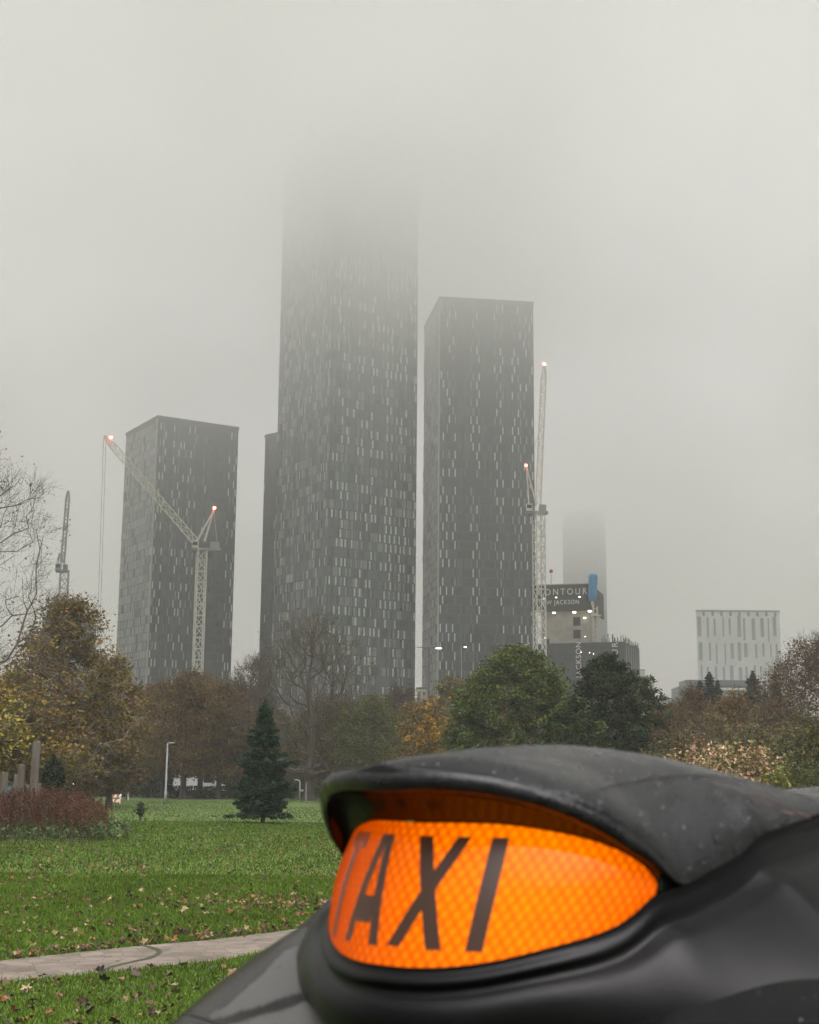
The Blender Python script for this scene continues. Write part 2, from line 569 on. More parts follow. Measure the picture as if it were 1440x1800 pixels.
# ------------------------------------------------------------------ banner topped building site
concrete = mat('raw concrete', (.27, .25, .215), .85, (.35, .33, .29), scale=.5, detail=6)
banner_m = mat('charcoal banner sheet', (.022, .026, .028), .7, (.032, .036, .038), scale=.6)
wrap_m = mat('dark scaffold netting', (.032, .038, .042), .9, (.048, .055, .06), scale=.5)
letter_m = mat('white lettering paint', (.62, .62, .6), .6)
pale_steel = mat('pale painted steel', (.42, .40, .35), .5, (.5, .48, .42), scale=2)
lamp_on = emit('lit lamp', (1.0, .93, .70), 6)
lamp_weak = emit('weakly lit lamp', (1.0, .96, .86), 3)
CD = 430


def site():
    D = CD
    th = 74
    C, dR, dL, wR, wL = corner_plan(1036, 953, 1050, 1050, D, th)
    up = np.array([0, 0, 1.]); c3 = np.array([*C, 0]); R3 = np.array([*dR, 0]); L3 = np.array([*dL, 0])
    zt = ZY(*C, 1027); zb = ZY(*C, 1074)
    root = empty('building_site', tuple(c3))
    tag(root, 'concrete building core under a charcoal banner with white lettering, beside the upright crane', 'building')
    b = MB(); b.obox(c3, R3 * wR, L3 * wL, up * (zb + .5), 0)
    for k in range(12):     # pour lines
        b.obox(c3 - L3 * 0 - R3 * .06 + up * (k * 4.1 + 2), R3 * .05, L3 * wL, up * .12, 0)
    b.build('core', concrete, root)
    # side stair tower of pale frames on the right face
    for i in range(2):
        o = MB()
        for k in range(2 + i):
            z = zb - 4.4 - k * 3.9
            o.obox(c3 + L3 * (3.0 - i * .2) - R3 * .12 + up * z, R3 * .12, L3 * 2.0, up * 2.6, 0)
        if i == 0:
            o.obox(c3 + L3 * 12.4 - R3 * .12 + up * (zb - 10.5), R3 * .12, L3 * .8, up * 2.2, 0)
        o.build('opening', win_dark, root)
    bn = MB()
    bn.obox(c3 - R3 * .9 - L3 * .9 + up * zb, L3 * (wL + 4.2), R3 * .4, up * (zt - zb), 0)
    bn.obox(c3 - R3 * .5 - L3 * .9 + up * zb, R3 * (wR + 8.5), L3 * .4, up * (zt - zb - .2), 0)
    bn.build('banner', banner_m, root)
    rl = MB(); rl.obox(c3 - R3 * 1.0 - L3 * 1.0 + up * (zt), L3 * (wL + 4.2), R3 * .5, up * .25, 0)
    rl.build('rail', pale_steel, root)
    nrm = -R3
    mid = c3 + L3 * 8.1 + nrm * 1.0
    put_text('CONTOUR', 2.7, mid + up * (zb + (zt - zb) * .72), -L3, up, letter_m, root, 1.45, 15.2)
    put_text('NEW JACKSON', 1.9, c3 + L3 * 9.1 + nrm * 1.0 + up * (zb + (zt - zb) * .33), -L3, up, letter_m, root, 1.2, 12.2)
    lm = []
    for (x, y, r, mt) in ((974, 1077, .33, lamp_on), (1010, 1076, .33, lamp_on), (1037, 1074, .36, lamp_on), (1028, 1086, .26, lamp_on), (957, 1052, .2, lamp_weak), (978, 1050, .2, lamp_weak), (1019, 1049, .2, lamp_weak), (1029, 1119, .13, lamp_weak), (958, 1121, .15, lamp_weak)):
        p = P(x, y, D - 2.6 if y < 1080 else D - 1.2)
        q = MB(); q.obox(p - np.array([r * 1.3, 0, r * .7]), (r * 2.6, 0, 0), (0, .3, 0), (0, 0, r * 1.1), 0)
        o = q.build('floodlight', mt, root)
    # aviation light on a mast
    m1 = MB(); p0 = P(969, 1030, D + 4); p1 = P(969, 1008, D + 4); m1.tube([p0, p1], .12, 6)
    mo = m1.build('light_mast', pale_steel, root)
    m2 = MB(); sphere_mb(m2, P(969, 1004, D + 4), .62); m2.build('warning_light', mat('dull red lamp glass', (.35, .05, .04), .4), root, True)
    # hoist frame on the right corner
    hf = MB()
    for x in (1043, 1050):
        hf.bar(P(x, 1128, D - 2), P(x, 1066, D - 2), .5)
    for y in range(1068, 1128, 9):
        hf.bar(P(1043, y, D - 2), P(1050, y + 4, D - 2), .25)
    hf.obox(P(1040, 1083, D - 3), (3, 0, 0), (0, 1.5, 0), (0, 0, .5))
    hf.build('hoist_frame', pale_steel, root)

    # folded placing boom in blue sleeves
    bt = empty('concrete_boom', tuple(P(1040, 1062, D - 3)))
    tag(bt, 'folded boom wrapped in bright blue sleeves standing on the banner corner', 'boom')
    for x, x2, r in ((1039.5, 1038.5, .8), (1045.5, 1043.5, .95)):
        q = MB(); a = P(x2, 1058, D - 3); c = P(x, 1009, D - 3)
        n = 12; pts = [a + (c - a) * t / n for t in range(n + 1)]; rr = [r * (.72 + .28 * min(1, t / 3)) for t in range(n + 1)]; rr[-1] = r * .5; rr[0] = r * .4
        q.tube(pts, rr, 8); q.build('sleeve', mat('blue sleeve', (.035, .20, .42), .6, (.05, .26, .5), scale=.7), bt, True)
    q = MB(); q.bar(P(1043, 1066, D - 3), P(1041, 1057, D - 3), .8); q.build('foot', pale_steel, bt)

    # lower block in dark netting
    C2, e1, e2, v1, v2 = corner_plan(1097, 862, 1124, 1140, D - 14, 70)
    c4 = np.array([*C2, 0]); R4 = np.array([*e1, 0]); L4 = np.array([*e2, 0]); h4 = ZY(*C2, 1128)
    r2 = empty('scaffolded_block', tuple(c4))
    tag(r2, 'low block in dark netting with upright white words, below the concrete core', 'building')
    q = MB(); q.obox(c4, R4 * v1, L4 * v2, up * h4); q.build('netting', wrap_m, r2)
    q = MB()
    rr = random.Random(6)
    for i in range(40):
        t = rr.random() * v1 * .95; hh = .4 + 1.6 * rr.random() ** 2
        q.bar(c4 + R4 * t + up * h4, c4 + R4 * t + up * (h4 + hh), .12)
    for i in range(26):
        t = rr.random() * 7; hh = .4 + 2.2 * rr.random()
        q.bar(c4 + L4 * t + up * h4, c4 + L4 * t + up * (h4 + hh), .14)
    for z in (.6, 1.1):
        q.bar(c4 + up * (h4 + z), c4 + R4 * v1 * .9 + up * (h4 + z), .08)
    q.build('scaffold_poles', metal_trim, r2)
    for k in range(6):      # lift lines and bays on the right face
        q = MB(); q.obox(c4 + R4 * v1 * (.12 + .15 * k) - L4 * .1, R4 * .5, L4 * .08, up * (h4 - .4)); q.build('netting_seam', glass_pale, r2)
    n4 = -R4
    ss = n4 * .12

    def vword(s, x, ytop, size, sp):
        me = text_mesh(s, size, spacing=sp); me.materials.clear(); me.materials.append(letter_m)
        ln = max(v.co.x for v in me.vertices)
        # find the point on the long face seen at column x
        t = 0
        for t in np.linspace(0, v2, 800):
            pt = c4 + L4 * t
            if proj(pt[0], pt[1], h4 - 3)[0] < x: break
        pt = c4 + L4 * t + ss
        zt_ = ZY(pt[0], pt[1], ytop)
        X = Vector((0, 0, 1)); Yv = Vector(L4); Zv = X.cross(Yv)
        M4 = Matrix((X, Yv, Zv)).transposed().to_4x4(); M4.translation = Vector((pt[0], pt[1], zt_ - ln))
        me.transform(M4); link('lettering', me, r2)
    vword('NEW JACKSON', 1018, 1129, 2.3, 1.1)
    vword('CONTOUR', 1082, 1129, 2.5, 1.4)
    vword('CONTOUR', 927, 1130, 2.5, 1.4)
    for x, y in ((1036, 1148), (1043, 1150), (1069, 1152), (1021, 1147)):
        q = MB(); p = P(x, y, D - 20); q.obox(p, (.22, 0, 0), (0, .2, 0), (0, 0, .22)); q.build('work_lamp', lamp_weak, r2)


site()

# ------------------------------------------------------------------ white slab building on the right with vertical slots
white_clad = mat('white stone cladding', (.66, .67, .66), .8, (.74, .75, .73), scale=.12)
slot_m = mat('grey slot glazing', (.34, .37, .38), .4, (.40, .43, .44), scale=.3)


def slot_building():
    D = 560
    a = P(1225.5, 1130, D); bq = P(1372.5, 1130, D)
    zt = ZY(a[0], D, 1072); z0 = 0
    root = empty('slab_building', (a[0], D, 0))
    tag(root, 'pale square slab with staggered vertical slot windows, far right above the trees', 'building')
    W = bq[0] - a[0]
    q = MB(); q.obox((a[0], D, 0), (W, 0, 0), (18 * a[0] / D * 1.08, 18, 0), (0, 0, zt - .6)); q.build('wall', white_clad, root)
    q = MB(); q.obox((a[0] - .2, D - .2, zt - .58), (W + .4, 0, 0), (18.4 * a[0] / D * 1.08, 18.4, 0), (0, 0, .58)); q.build('parapet', slot_m, root)
    rr = random.Random(3)
    me = unit_window(slot_m, 'window')
    tiers = [(.0, .36), (.37, .68), (.69, 1.0)]
    vis = zt - ZY(a[0], D, 1196)
    for ti, (t0, t1) in enumerate(tiers):
        for k in range(11):
            x = a[0] + W * (k + .5 + rr.uniform(-.25, .25)) / 11
            hh = vis * (t1 - t0) * rr.uniform(.6, .95)
            z = zt - 2.2 - vis * t0 - rr.random() * 1.2
            o = link('window', me, root, local=True)
            ww = rr.choice((.55, .8, 1.3))
            o.location = Vector((x, D - .03, z - hh / 2)) - root.location
            o.scale = (ww, 1, hh)
    # roof level notches
    for k in range(9):
        q = MB(); x = a[0] + W * (k + .7) / 9.3; q.box(x, x + .9, D - .1, D + .05, zt - 2.4, zt - .7); q.build('notch', silver_trim, root)
    # low glass blocks
    r2 = empty('office_block', tuple(P(1192, 1240, 545) * np.array([1, 1, 0])))
    tag(r2, 'low blue grey office block stepping down in front of the pale slab', 'building')
    blue_g = mat('blue grey glazing', (.10, .13, .145), .35, (.15, .185, .2), scale=.15)

    def blk(x0, x1, y, D2, nm='wall'):
        p0 = P(x0, 1200, D2); p1 = P(x1, 1200, D2); h = ZY(p0[0], D2, y)
        q = MB(); q.box(p0[0], p1[0], D2, D2 + 14, 0, h)
        q.build(nm, blue_g, r2)
        for k in range(1, 5):
            z = h - k * 3.2
            if z < 5: break
            q = MB(); q.box(p0[0] + .4, p1[0] - .4, D2 - .08, D2 + .05, z, z + 1.2); q.build('window_band', glass_mid if k % 2 else slot_m, r2)
    blk(1192, 1215, 1207, 545); blk(1206, 1330, 1195, 549); blk(1326, 1345, 1203, 546)
    q = MB(); p0 = P(1262, 1209, 540); p1 = P(1322, 1206, 540); q.box(p0[0], p1[0], 540, 545, p0[2] - .8, p0[2]); q.build('canopy', white_clad, r2)


slot_building()


def plain_building(name, label, x0, x1, ytop, D, m, band=None, depth=15, rows=6, fl=3.2):
    p0 = P(x0, ytop, D); p1 = P(x1, ytop, D); h = p0[2]
    root = empty(name, (p0[0], D, 0)); tag(root, label, 'building')
    q = MB(); q.box(p0[0], p1[0], D, D + depth, 0, h); q.build('wall', m, root)
    q = MB(); q.box(p0[0] - .2, p1[0] + .2, D - .2, D + depth + .2, h + .003, h + .5); q.build('roof', metal_trim, root)
    for k in range(rows):
        z = h - 2.4 - k * fl
        if z < 1: break
        n = max(2, int((p1[0] - p0[0]) / 2.6)); st = (p1[0] - p0[0]) / n
        for j in range(n):
            q = MB(); q.box(p0[0] + st * (j + .2), p0[0] + st * (j + .8), D - .06, D + .05, z, z + 1.5); q.build('window', band or slot_m, root)
    return root


blue_clad = mat('blue grey panels', (.16, .21, .24), .5, (.28, .33, .36), scale=.25)
pale_clad = mat('pale render', (.45, .43, .40), .8, (.5, .48, .45), scale=.2)
plain_building('apartment_block', 'blue panelled block half hidden by the autumn tree, under the far left crane', 75, 153, 1087, 480, blue_clad, win_soft)
plain_building('apartment_block', 'small grey block just right of the big autumn tree top', 168, 188, 1160, 620, mat('grey render', (.25, .26, .26), .8, (.3, .3, .3), scale=.2), slot_m, rows=3)
plain_building('apartment_block', 'slim pale block far off between the tallest tower and its right neighbour', 733, 750, 1211, 470, pale_clad, mat('brick red balcony', (.22, .10, .085), .7))
plain_building('apartment_block', 'pale stepped block far off right of the netting wrapped block', 1120, 1134, 1178, 900, pale_clad, slot_m)
plain_building('apartment_block', 'lowest pale block at the edge of the dark green trees', 1132, 1150, 1192, 760, mat('cool pale render', (.36, .38, .39), .8, (.42, .44, .45), scale=.2), slot_m)
plain_building('apartment_block', 'low grey roofed block showing left of the office block', 1170, 1192, 1229, 620, pale_clad, slot_m)

# ================================================================== CRANES
crane_steel = mat('cream crane steel', (.56, .54, .49), .5, (.62, .60, .55), scale=1)
crane_grey = mat('grey crane steel', (.22, .23, .23), .5, (.28, .29, .29), scale=1)
blue_steel = mat('blue grey crane steel', (.10, .13, .19), .5, (.14, .17, .23), scale=1)
red_lamp = emit('red warning lamp', (1.0, .10, .06), 20)
rope_m = mat('steel rope', (.2, .2, .2), .5)


def lattice(mb, a, b, wA, wB, u, v, n, chord, brace):
    """four chords and diagonals between a and b; u, v are the cross axes"""
    a = np.array(a, float); b = np.array(b, float)
    prev = None
    for i in range(n + 1):
        t = i / n; c = a + (b - a) * t; w_ = wA + (wB - wA) * t
        cur = [c + u * w_ / 2 * sx + v * w_ / 2 * sy for sx, sy in ((-1, -1), (1, -1), (1, 1), (-1, 1))]
        if prev is not None:
            for j in range(4):
                mb.bar(prev[j], cur[j], chord)
                k = (j + 1) % 4
                if i % 2: mb.bar(prev[j], cur[k], brace)
                else: mb.bar(prev[k], cur[j], brace)
                mb.bar(cur[j], cur[k], brace)
        prev = cur


def unit(v): return np.array(v, float) / np.linalg.norm(v)


def crane(label, D, mast_x, mast_bot, mast_top, mast_w, jib_a, jib_b, af, deck, steel, cabm, lights, rope=None, jib_w=2.0, jD=0, seg=3.0):
    pb = P(mast_x, mast_bot, D); pt = np.array([pb[0], D, ZY(pb[0], D, mast_top)])
    base = np.array([pb[0], D, 0])
    root = empty('tower_crane', tuple(base)); tag(root, label, 'crane', 'tower cranes')
    X = np.array([1, 0, 0.]); Yv = np.array([0, 1, 0.])
    rot = math.radians(20); U = X * math.cos(rot) + Yv * math.sin(rot); V = -X * math.sin(rot) + Yv * math.cos(rot)
    m = MB(); lattice(m, base, pt, mast_w, mast_w, U, V, int(pt[2] / seg), .34, .2); m.build('mast', steel, root)
    # slewing deck, machinery, cab
    d0 = P(deck[0], deck[2], D); d1 = P(deck[1], deck[2], D)
    q = MB(); q.obox(d0 + np.array([0, -1.3, -.6]), (d1[0] - d0[0], 0, d1[2] - d0[2]), (0, 2.6, 0), (0, 0, .7)); q.build('slewing_deck', cabm, root)
    w_ = d1[0] - d0[0]
    q = MB(); q.obox(d0 + np.array([w_ * .62, -1.0, .15]), (w_ * .3, 0, 0), (0, 2.2, 0), (0, 0, 1.9)); q.build('counterweight', cabm, root)
    q = MB(); q.obox(d0 + np.array([w_ * .02, -1.9, .13]), (1.7, 0, 0), (0, 1.7, 0), (0, 0, 2.0)); c_ = q.build('cab', steel, root)
    q = MB(); q.obox(d0 + np.array([w_ * .02 + .15, -1.96, .5 + .3]), (1.4, 0, 0), (0, .04, 0), (0, 0, 1.0)); link('cab_window', q.mesh('cab_window', win_dark), c_)
    ja = P(*jib_a, D); jb = P(*jib_b, D + jD)
    dj = unit(jb - ja); uj = unit(np.cross(dj, Yv)) if abs(dj[1]) < .9 else X; vj = np.cross(dj, uj)
    L = np.linalg.norm(jb - ja); m = MB()
    lattice(m, ja, ja + (jb - ja) * .9, jib_w, jib_w, uj, vj, int(L / 2.6), .27, .15)
    lattice(m, ja + (jb - ja) * .9, jb, jib_w, jib_w * .35, uj, vj, 3, .27, .15)
    m.build('jib', steel, root)
    a0 = P(*af[0], D); a1 = P(*af[1], D)
    m = MB()
    for s_ in (-1, 1):
        m.bar(a0 + Yv * s_ * 1.0 - X * 1.0, a1 + Yv * s_ * .3, .28)
        m.bar(a0 + Yv * s_ * 1.0 + X * 1.2, a1 + Yv * s_ * .3, .28)
    for t in (.25, .5, .75):
        c = a0 + (a1 - a0) * t; m.bar(c - Yv * .8, c + Yv * .8, .15)
    m.bar(a1, P(af[1][0] - 1, af[0][1] - 2, D) * [1, 1, 1] + X * 1.0, .12)
    m.build('a_frame', steel, root)
    # pendant ropes between frame head and jib
    m = MB(); m.bar(a1, ja + (jb - ja) * .55, .07); m.build('pendant_rope', rope_m, root)
    if rope:
        m = MB(); r1 = P(*rope, D + jD); m.bar(jb + X * .4, r1 + X * .4, .1); m.bar(jb - X * .3, r1 - X * .3, .1); m.build('hoist_rope', rope_m, root)
    for (x, y, r) in lights:
        q = MB(); sphere_mb(q, P(x, y, D - 1), r, 8, 6); q.build('warning_light', red_lamp, root, True)
    return root


crane('cream tower crane with a jib slanting up left, before the leftmost tower', 400, 346.5, 1200, 966, 2.5, (344, 952), (184, 767), ((352, 952), (376, 897)), (338, 390, 965), crane_steel, crane_grey,
      ((195, 769, .42), (377, 893, .42)), rope=(173, 1120), jib_w=1.9)
crane('cream tower crane with an almost upright jib, beside the banner topped core', 405, 949, 1145, 905, 2.7, (946, 888), (957, 640), ((936, 888), (926, 822)), (924, 963, 900), crane_steel, crane_grey,
      ((957, 640, .42), (925, 818, .38)), jib_w=1.5, jD=12)
crane('distant blue grey crane with thin upright jib, above the big autumn tree', 470, 109.5, 1080, 1003, 2.6, (110, 990), (120, 863), ((106, 990), (105, 972)), (99, 119, 1003), crane_grey, blue_steel, (), jib_w=1.1, seg=3.0)

# ================================================================== TAXI
LENS_E = .62
AL = .85932; NX, NY = -.0163, 1.015
ca, sa = math.cos(AL), math.sin(AL)


def W2(a, b):
    """cab axes (a rearwards from the sign's nose, b towards the near side) to world"""
    return NX + a * ca + b * sa, NY + a * sa - b * ca


def L2(X, Y):
    dx, dy = X - NX, Y - NY
    return dx * ca + dy * sa, dx * sa - dy * ca


def roof_z(a, b):
    return (1.513606 + .02149 * np.maximum(a, -.6) - .001616 * np.maximum(a, 0) ** 2 + .165479 * (1 - np.exp(-np.maximum(a, -.6) / .178887))
            - .653958 * b ** 2 - 1.407335 * b ** 4 - .116449 * np.maximum(0, .337628 - a) ** 2)


def grid_mesh(name, Pt, mats, smooth=True, uv=None, col=None, flip=False):
    n, m = Pt.shape[:2]
    i = np.arange(n * m).reshape(n, m)
    F = np.stack([i[:-1, :-1], i[1:, :-1], i[1:, 1:], i[:-1, 1:]], -1).reshape(-1, 4)
    if flip: F = F[:, ::-1]
    return np_mesh(name, Pt.reshape(-1, 3), F, mats, smooth, uv=None if uv is None else uv.reshape(-1, 2))


def paint(name, base, rough, mott=.5, dew=0.35, scale=1, coat=0.0, rough2=None, wet=False, spec=.5):
    """dark paint with dew: fine droplets in the bump, patchy gloss"""
    m, nt, b = new_mat(name)
    tc = nt.nodes.new('ShaderNodeTexCoord')
    n1_ = nt.nodes.new('ShaderNodeTexNoise'); n1_.inputs['Scale'].default_value = 14 * scale; n1_.inputs['Detail'].default_value = 5
    n2_ = nt.nodes.new('ShaderNodeTexNoise'); n2_.inputs['Scale'].default_value = 420; n2_.inputs['Detail'].default_value = 2
    for q in (n1_, n2_): nt.links.new(tc.outputs['Object'], q.inputs['Vector'])
    r = nt.nodes.new('ShaderNodeMapRange'); r.inputs['From Min'].default_value = .46 if wet else .3; r.inputs['From Max'].default_value = .54 if wet else .7
    r.inputs['To Min'].default_value = rough; r.inputs['To Max'].default_value = rough2 or rough + .12
    nt.links.new(n1_.outputs[0], r.inputs[0]); nt.links.new(r.outputs[0], b.inputs['Roughness'])
    cr = nt.nodes.new('ShaderNodeValToRGB')
    cr.color_ramp.elements[0].position = .3; cr.color_ramp.elements[1].position = .75
    cr.color_ramp.elements[0].color = (*[c * (1 - mott * .4) for c in base], 1); cr.color_ramp.elements[1].color = (*[c * (1 + mott) for c in base], 1)
    nt.links.new(n1_.outputs[0], cr.inputs[0]); nt.links.new(cr.outputs[0], b.inputs['Base Color'])
    bp = nt.nodes.new('ShaderNodeBump'); bp.inputs['Strength'].default_value = dew; bp.inputs['Distance'].default_value = .0015
    nt.links.new(n2_.outputs[0], bp.inputs['Height']); nt.links.new(bp.outputs[0], b.inputs['Normal'])
    b.inputs['Coat Weight'].default_value = coat; b.inputs['Coat Roughness'].default_value = .08
    b.inputs['Specular IOR Level'].default_value = spec
    return m


def taxi():
    root = empty('taxi_cab', (*W2(1.5, 0), 0), AL)
    tag(root, 'black taxi cab with wet roof and glowing orange roof sign reading TAXI', 'taxi')
    # ---- arc of the sign in plan
    smax = 1.3; ss = np.linspace(0, smax, 2601); ds = ss[1] - ss[0]
    ph = np.radians(58.3207) * (1 - np.exp(-ss / .080867)) 
    q_ = np.clip((ss - .115) / .13, 0, 1); ph += np.radians(24) * q_ * q_ * (3 - 2 * q_)
    ph += np.radians(13) * np.clip((ss - .3) / .4, 0, 1)
    bb = np.concatenate([[0], np.cumsum(np.cos(ph))[:-1] * ds]); aa = np.concatenate([[0], np.cumsum(np.sin(ph))[:-1] * ds])
    fa = lambda s: np.interp(np.abs(s), ss, aa)
    fb = lambda s: np.interp(np.abs(s), ss, bb) * np.sign(s)
    fph = lambda s: np.interp(np.abs(s), ss, ph)

    def out(s):      # outward normal in (a,b)
        p = fph(s); return -np.cos(p), np.sin(p) * np.sign(s)

    bot = np.array([(577, 1656), (600, 1672), (640, 1689), (690, 1699), (740, 1701.5), (800, 1699), (860, 1691), (910, 1680), (960, 1667), (1010, 1654), (1060, 1639), (1100, 1620), (1128, 1597), (1146, 1573), (1153, 1552), (1172, 1560), (1195, 1563), (1250, 1533), (1320, 1492), (1380, 1460), (1440, 1430), (1540, 1392), (1700, 1370)], float)
    top = np.array([(620, 1468), (650, 1458), (690, 1450), (740, 1447), (800, 1447), (870, 1449), (920, 1454), (970, 1462), (1010, 1470), (1050, 1481), (1090, 1496), (1120, 1513), (1140, 1530), (1150, 1545), (1153, 1550), (1172, 1560), (1195, 1563)], float)
    rim = np.array([(565, 1388), (590, 1376), (640, 1363), (700, 1357), (760, 1356), (830, 1362), (880, 1369), (940, 1384), (1000, 1404), (1060, 1432), (1110, 1464), (1150, 1497), (1175, 1526), (1190, 1552), (1197, 1562), (1250, 1532), (1320, 1491), (1380, 1459), (1440, 1429), (1540, 1390), (1700, 1368)], float)
    crest = np.array([(569, 1385), (580, 1376), (600, 1363), (640, 1347), (700, 1334), (760, 1325), (850, 1314), (950, 1309), (1050, 1312), (1150, 1324), (1200, 1333), (1250, 1344), (1300, 1358), (1340, 1371), (1400, 1392), (1440, 1405), (1600, 1440)], float)

    N = 121
    sp_ = np.concatenate([np.linspace(0, .30, 100), np.linspace(.31, 1.25, 50)])      # near side stations
    dfine = sp_

    def curve_z(A, B, tab):
        z = np.zeros(len(A))
        for i in range(len(A)):
            X, Y = W2(A[i], B[i]); zz = 1.6
            for _ in range(4):
                x, _y = proj(X, Y, zz); y = np.interp(x, tab[:, 0], tab[:, 1]); zz = ZY(X, Y, y)
            z[i] = zz
        return z

    def smooth(z, k=2, it=2):
        for _ in range(it):
            zp = np.concatenate([z[k:0:-1], z, z[-2:-k - 2:-1]])
            z = np.convolve(zp, np.ones(2 * k + 1) / (2 * k + 1), 'valid')
        return z
    A0, B0 = fa(dfine), fb(dfine)
    zb = curve_z(A0, B0, bot)
    zb = smooth(zb, 2, 2)
    _r = smooth(zb, 5, 4); _m = np.clip((dfine - .17) / .06, 0, 1); zb = zb * (1 - _m) + _r * _m
    TIP = .1935
    wz = np.clip((dfine - .42) / .4, 0, 1); wz = wz * wz * (3 - 2 * wz); zb = zb * (1 - wz) + (roof_z(A0, B0) + .010) * wz; zb = smooth(zb, 2, 1)
    # lens tip station found from the picture row where both edges meet
    xs = np.array([proj(*W2(a, b_), z)[0] for a, b_, z in zip(A0, B0, zb)])
    TIP = float(np.interp(1152, xs[:104], dfine[:104]))
    # lens top
    zt = zb + .09 * np.sqrt(np.clip(1 - dfine / TIP, 0, 1))
    for _ in range(6):
        h = np.clip(zt - zb, 0, None)
        z2 = np.zeros_like(zt)
        for i in range(len(dfine)):
            X, Y = W2(A0[i] + .42 * h[i], B0[i])
            x, _y = proj(X, Y, zt[i]); z2[i] = ZY(X, Y, np.interp(x, top[:, 0], top[:, 1]))
        zt = np.where(dfine < TIP, np.maximum(z2, zb), zb)
    h = smooth(zt - zb, 1, 1); h = np.where(dfine < TIP, h, 0)
    # far end of the lens ends as the near one; mirror everything
    sym = lambda v: np.concatenate([v[:0:-1], v])
    sfull = np.concatenate([-dfine[:0:-1], dfine])
    AF = fa(sfull); BF = fb(sfull); oa, ob = out(sfull)
    oa[len(dfine) - 1] = -1; ob[len(dfine) - 1] = 0
    ZB = sym(zb); HH = sym(h)
    fade = 1 - np.clip((np.abs(sfull) - .10) / (TIP - .10), 0, 1) ** 1.5
    past = np.clip((np.abs(sfull) - TIP) / .06, 0, 1)

    def row(offa, offo, z):
        """points at outward offset offo and rearward offset offa"""
        a = AF + offa + oa * offo; b_ = BF + ob * offo
        X, Y = W2(a, b_)
        return np.stack([X, Y, z + 0 * X], -1)

    # ---- lens
    il = np.where(np.abs(sfull) <= TIP + .002)[0]
    nt_ = 22
    rows = []; uvs = []
    for t in np.linspace(0, 1, nt_):
        bulge = .0035 * math.sin(math.pi * t)
        r = row(.42 * HH * t, bulge * np.clip(HH / .05, 0, 1), ZB + HH * t)
        rows.append(r[il]); uvs.append(np.stack([sfull[il], (HH * t)[il] + ZB[il] - 1.578], -1))
    LP = np.stack(rows, 1); UVL = np.stack(uvs, 1)
    m, ntr, bs = new_mat('glowing amber lens')
    uvn = ntr.nodes.new('ShaderNodeUVMap'); sx = ntr.nodes.new('ShaderNodeSeparateXYZ'); ntr.links.new(uvn.outputs[0], sx.inputs[0])

    def ma(op, a, b_=0.0, c_=None):
        q = ntr.nodes.new('ShaderNodeMath'); q.operation = op
        for i, vv in enumerate((a, b_) if c_ is None else (a, b_, c_)):
            if isinstance(vv, (int, float)): q.inputs[i].default_value = vv
            else: ntr.links.new(vv, q.inputs[i])
        return q.outputs[0]
    U_, V_ = sx.outputs['X'], sx.outputs['Y']
    pu_ = 2 * math.pi / .0175; pv_ = 2 * math.pi / .0215
    s1 = ma('SINE', ma('ADD', ma('MULTIPLY', U_, pu_), ma('MULTIPLY', V_, pv_)))
    s2 = ma('SINE', ma('SUBTRACT', ma('MULTIPLY', U_, pu_), ma('MULTIPLY', V_, pv_)))
    dots = ma('MULTIPLY', ma('ABSOLUTE', s1), ma('ABSOLUTE', s2))                     # diamond lattice of prisms
    lat = dots
    noi = ntr.nodes.new('ShaderNodeTexNoise'); noi.inputs['Scale'].default_value = 90; ntr.links.new(uvn.outputs[0], noi.inputs['Vector'])
    lv = ma('ADD', ma('MULTIPLY', ma('POWER', lat, .9), .60), .60)
    lv = ma('MULTIPLY', lv, ma('ADD', ma('MULTIPLY', noi.outputs[0], .35), .82))
    # lamp glow, bright spot moved to the near end to paint in view-angle falloff
    du = ma('SUBTRACT', U_, .085); dv = ma('SUBTRACT', V_, .05)
    r2 = ma('ADD', ma('MULTIPLY', du, du), ma('MULTIPLY', dv, dv))
    glow = ma('ADD', ma('MULTIPLY', ma('EXPONENT', ma('MULTIPLY', r2, -90)), .85), .42)
    lv = ma('MULTIPLY', lv, glow)
    cr = ntr.nodes.new('ShaderNodeValToRGB')
    cr.color_ramp.elements[0].color = (1, .085, .0, 1); cr.color_ramp.elements[1].color = (1.0, .19, .0, 1)
    cr.color_ramp.elements[0].position = .25; cr.color_ramp.elements[1].position = 1.0
    ntr.links.new(lv, cr.inputs[0]); ntr.links.new(cr.outputs[0], bs.inputs['Emission Color'])
    bs.inputs['Specular IOR Level'].default_value = .0
    ntr.links.new(ma('MULTIPLY', lv, LENS_E), bs.inputs['Emission Strength'])
    bs.inputs['Base Color'].default_value = (.12, .018, .001, 1)
    bs.inputs['Roughness'].default_value = .3; bs.inputs['Coat Weight'].default_value = .13; bs.inputs['Coat Roughness'].default_value = .05
    lens = link('sign_lens', grid_mesh('sign_lens', LP, m, uv=UVL), root)

    # surface point of the lens at arc s and height v above the lower edge line of the front
    def lens_pt(s, v, off=.0012):
        i = np.interp(s, sfull, np.arange(len(sfull))); 
        zb_ = np.interp(s, sfull, ZB); hh = np.interp(s, sfull, HH)
        t = np.clip((v + 1.578 - zb_) / max(hh, 1e-4), 0, 1)
        bulge = .0035 * math.sin(math.pi * t) * min(1, hh / .05)
        p = fph(s); o_a, o_b = -math.cos(p), math.sin(p) * np.sign(s)
        a = fa(s) + .42 * hh * t + o_a * (bulge + off); b_ = fb(s) + o_b * (bulge + off)
        X, Y = W2(a, b_); return np.array([X, Y, zb_ + hh * t])

    ltr, nl, bl = new_mat('dark brown sign lettering')
    bl.inputs['Base Color'].default_value = (.018, .012, .008, 1); bl.inputs['Roughness'].default_value = .35
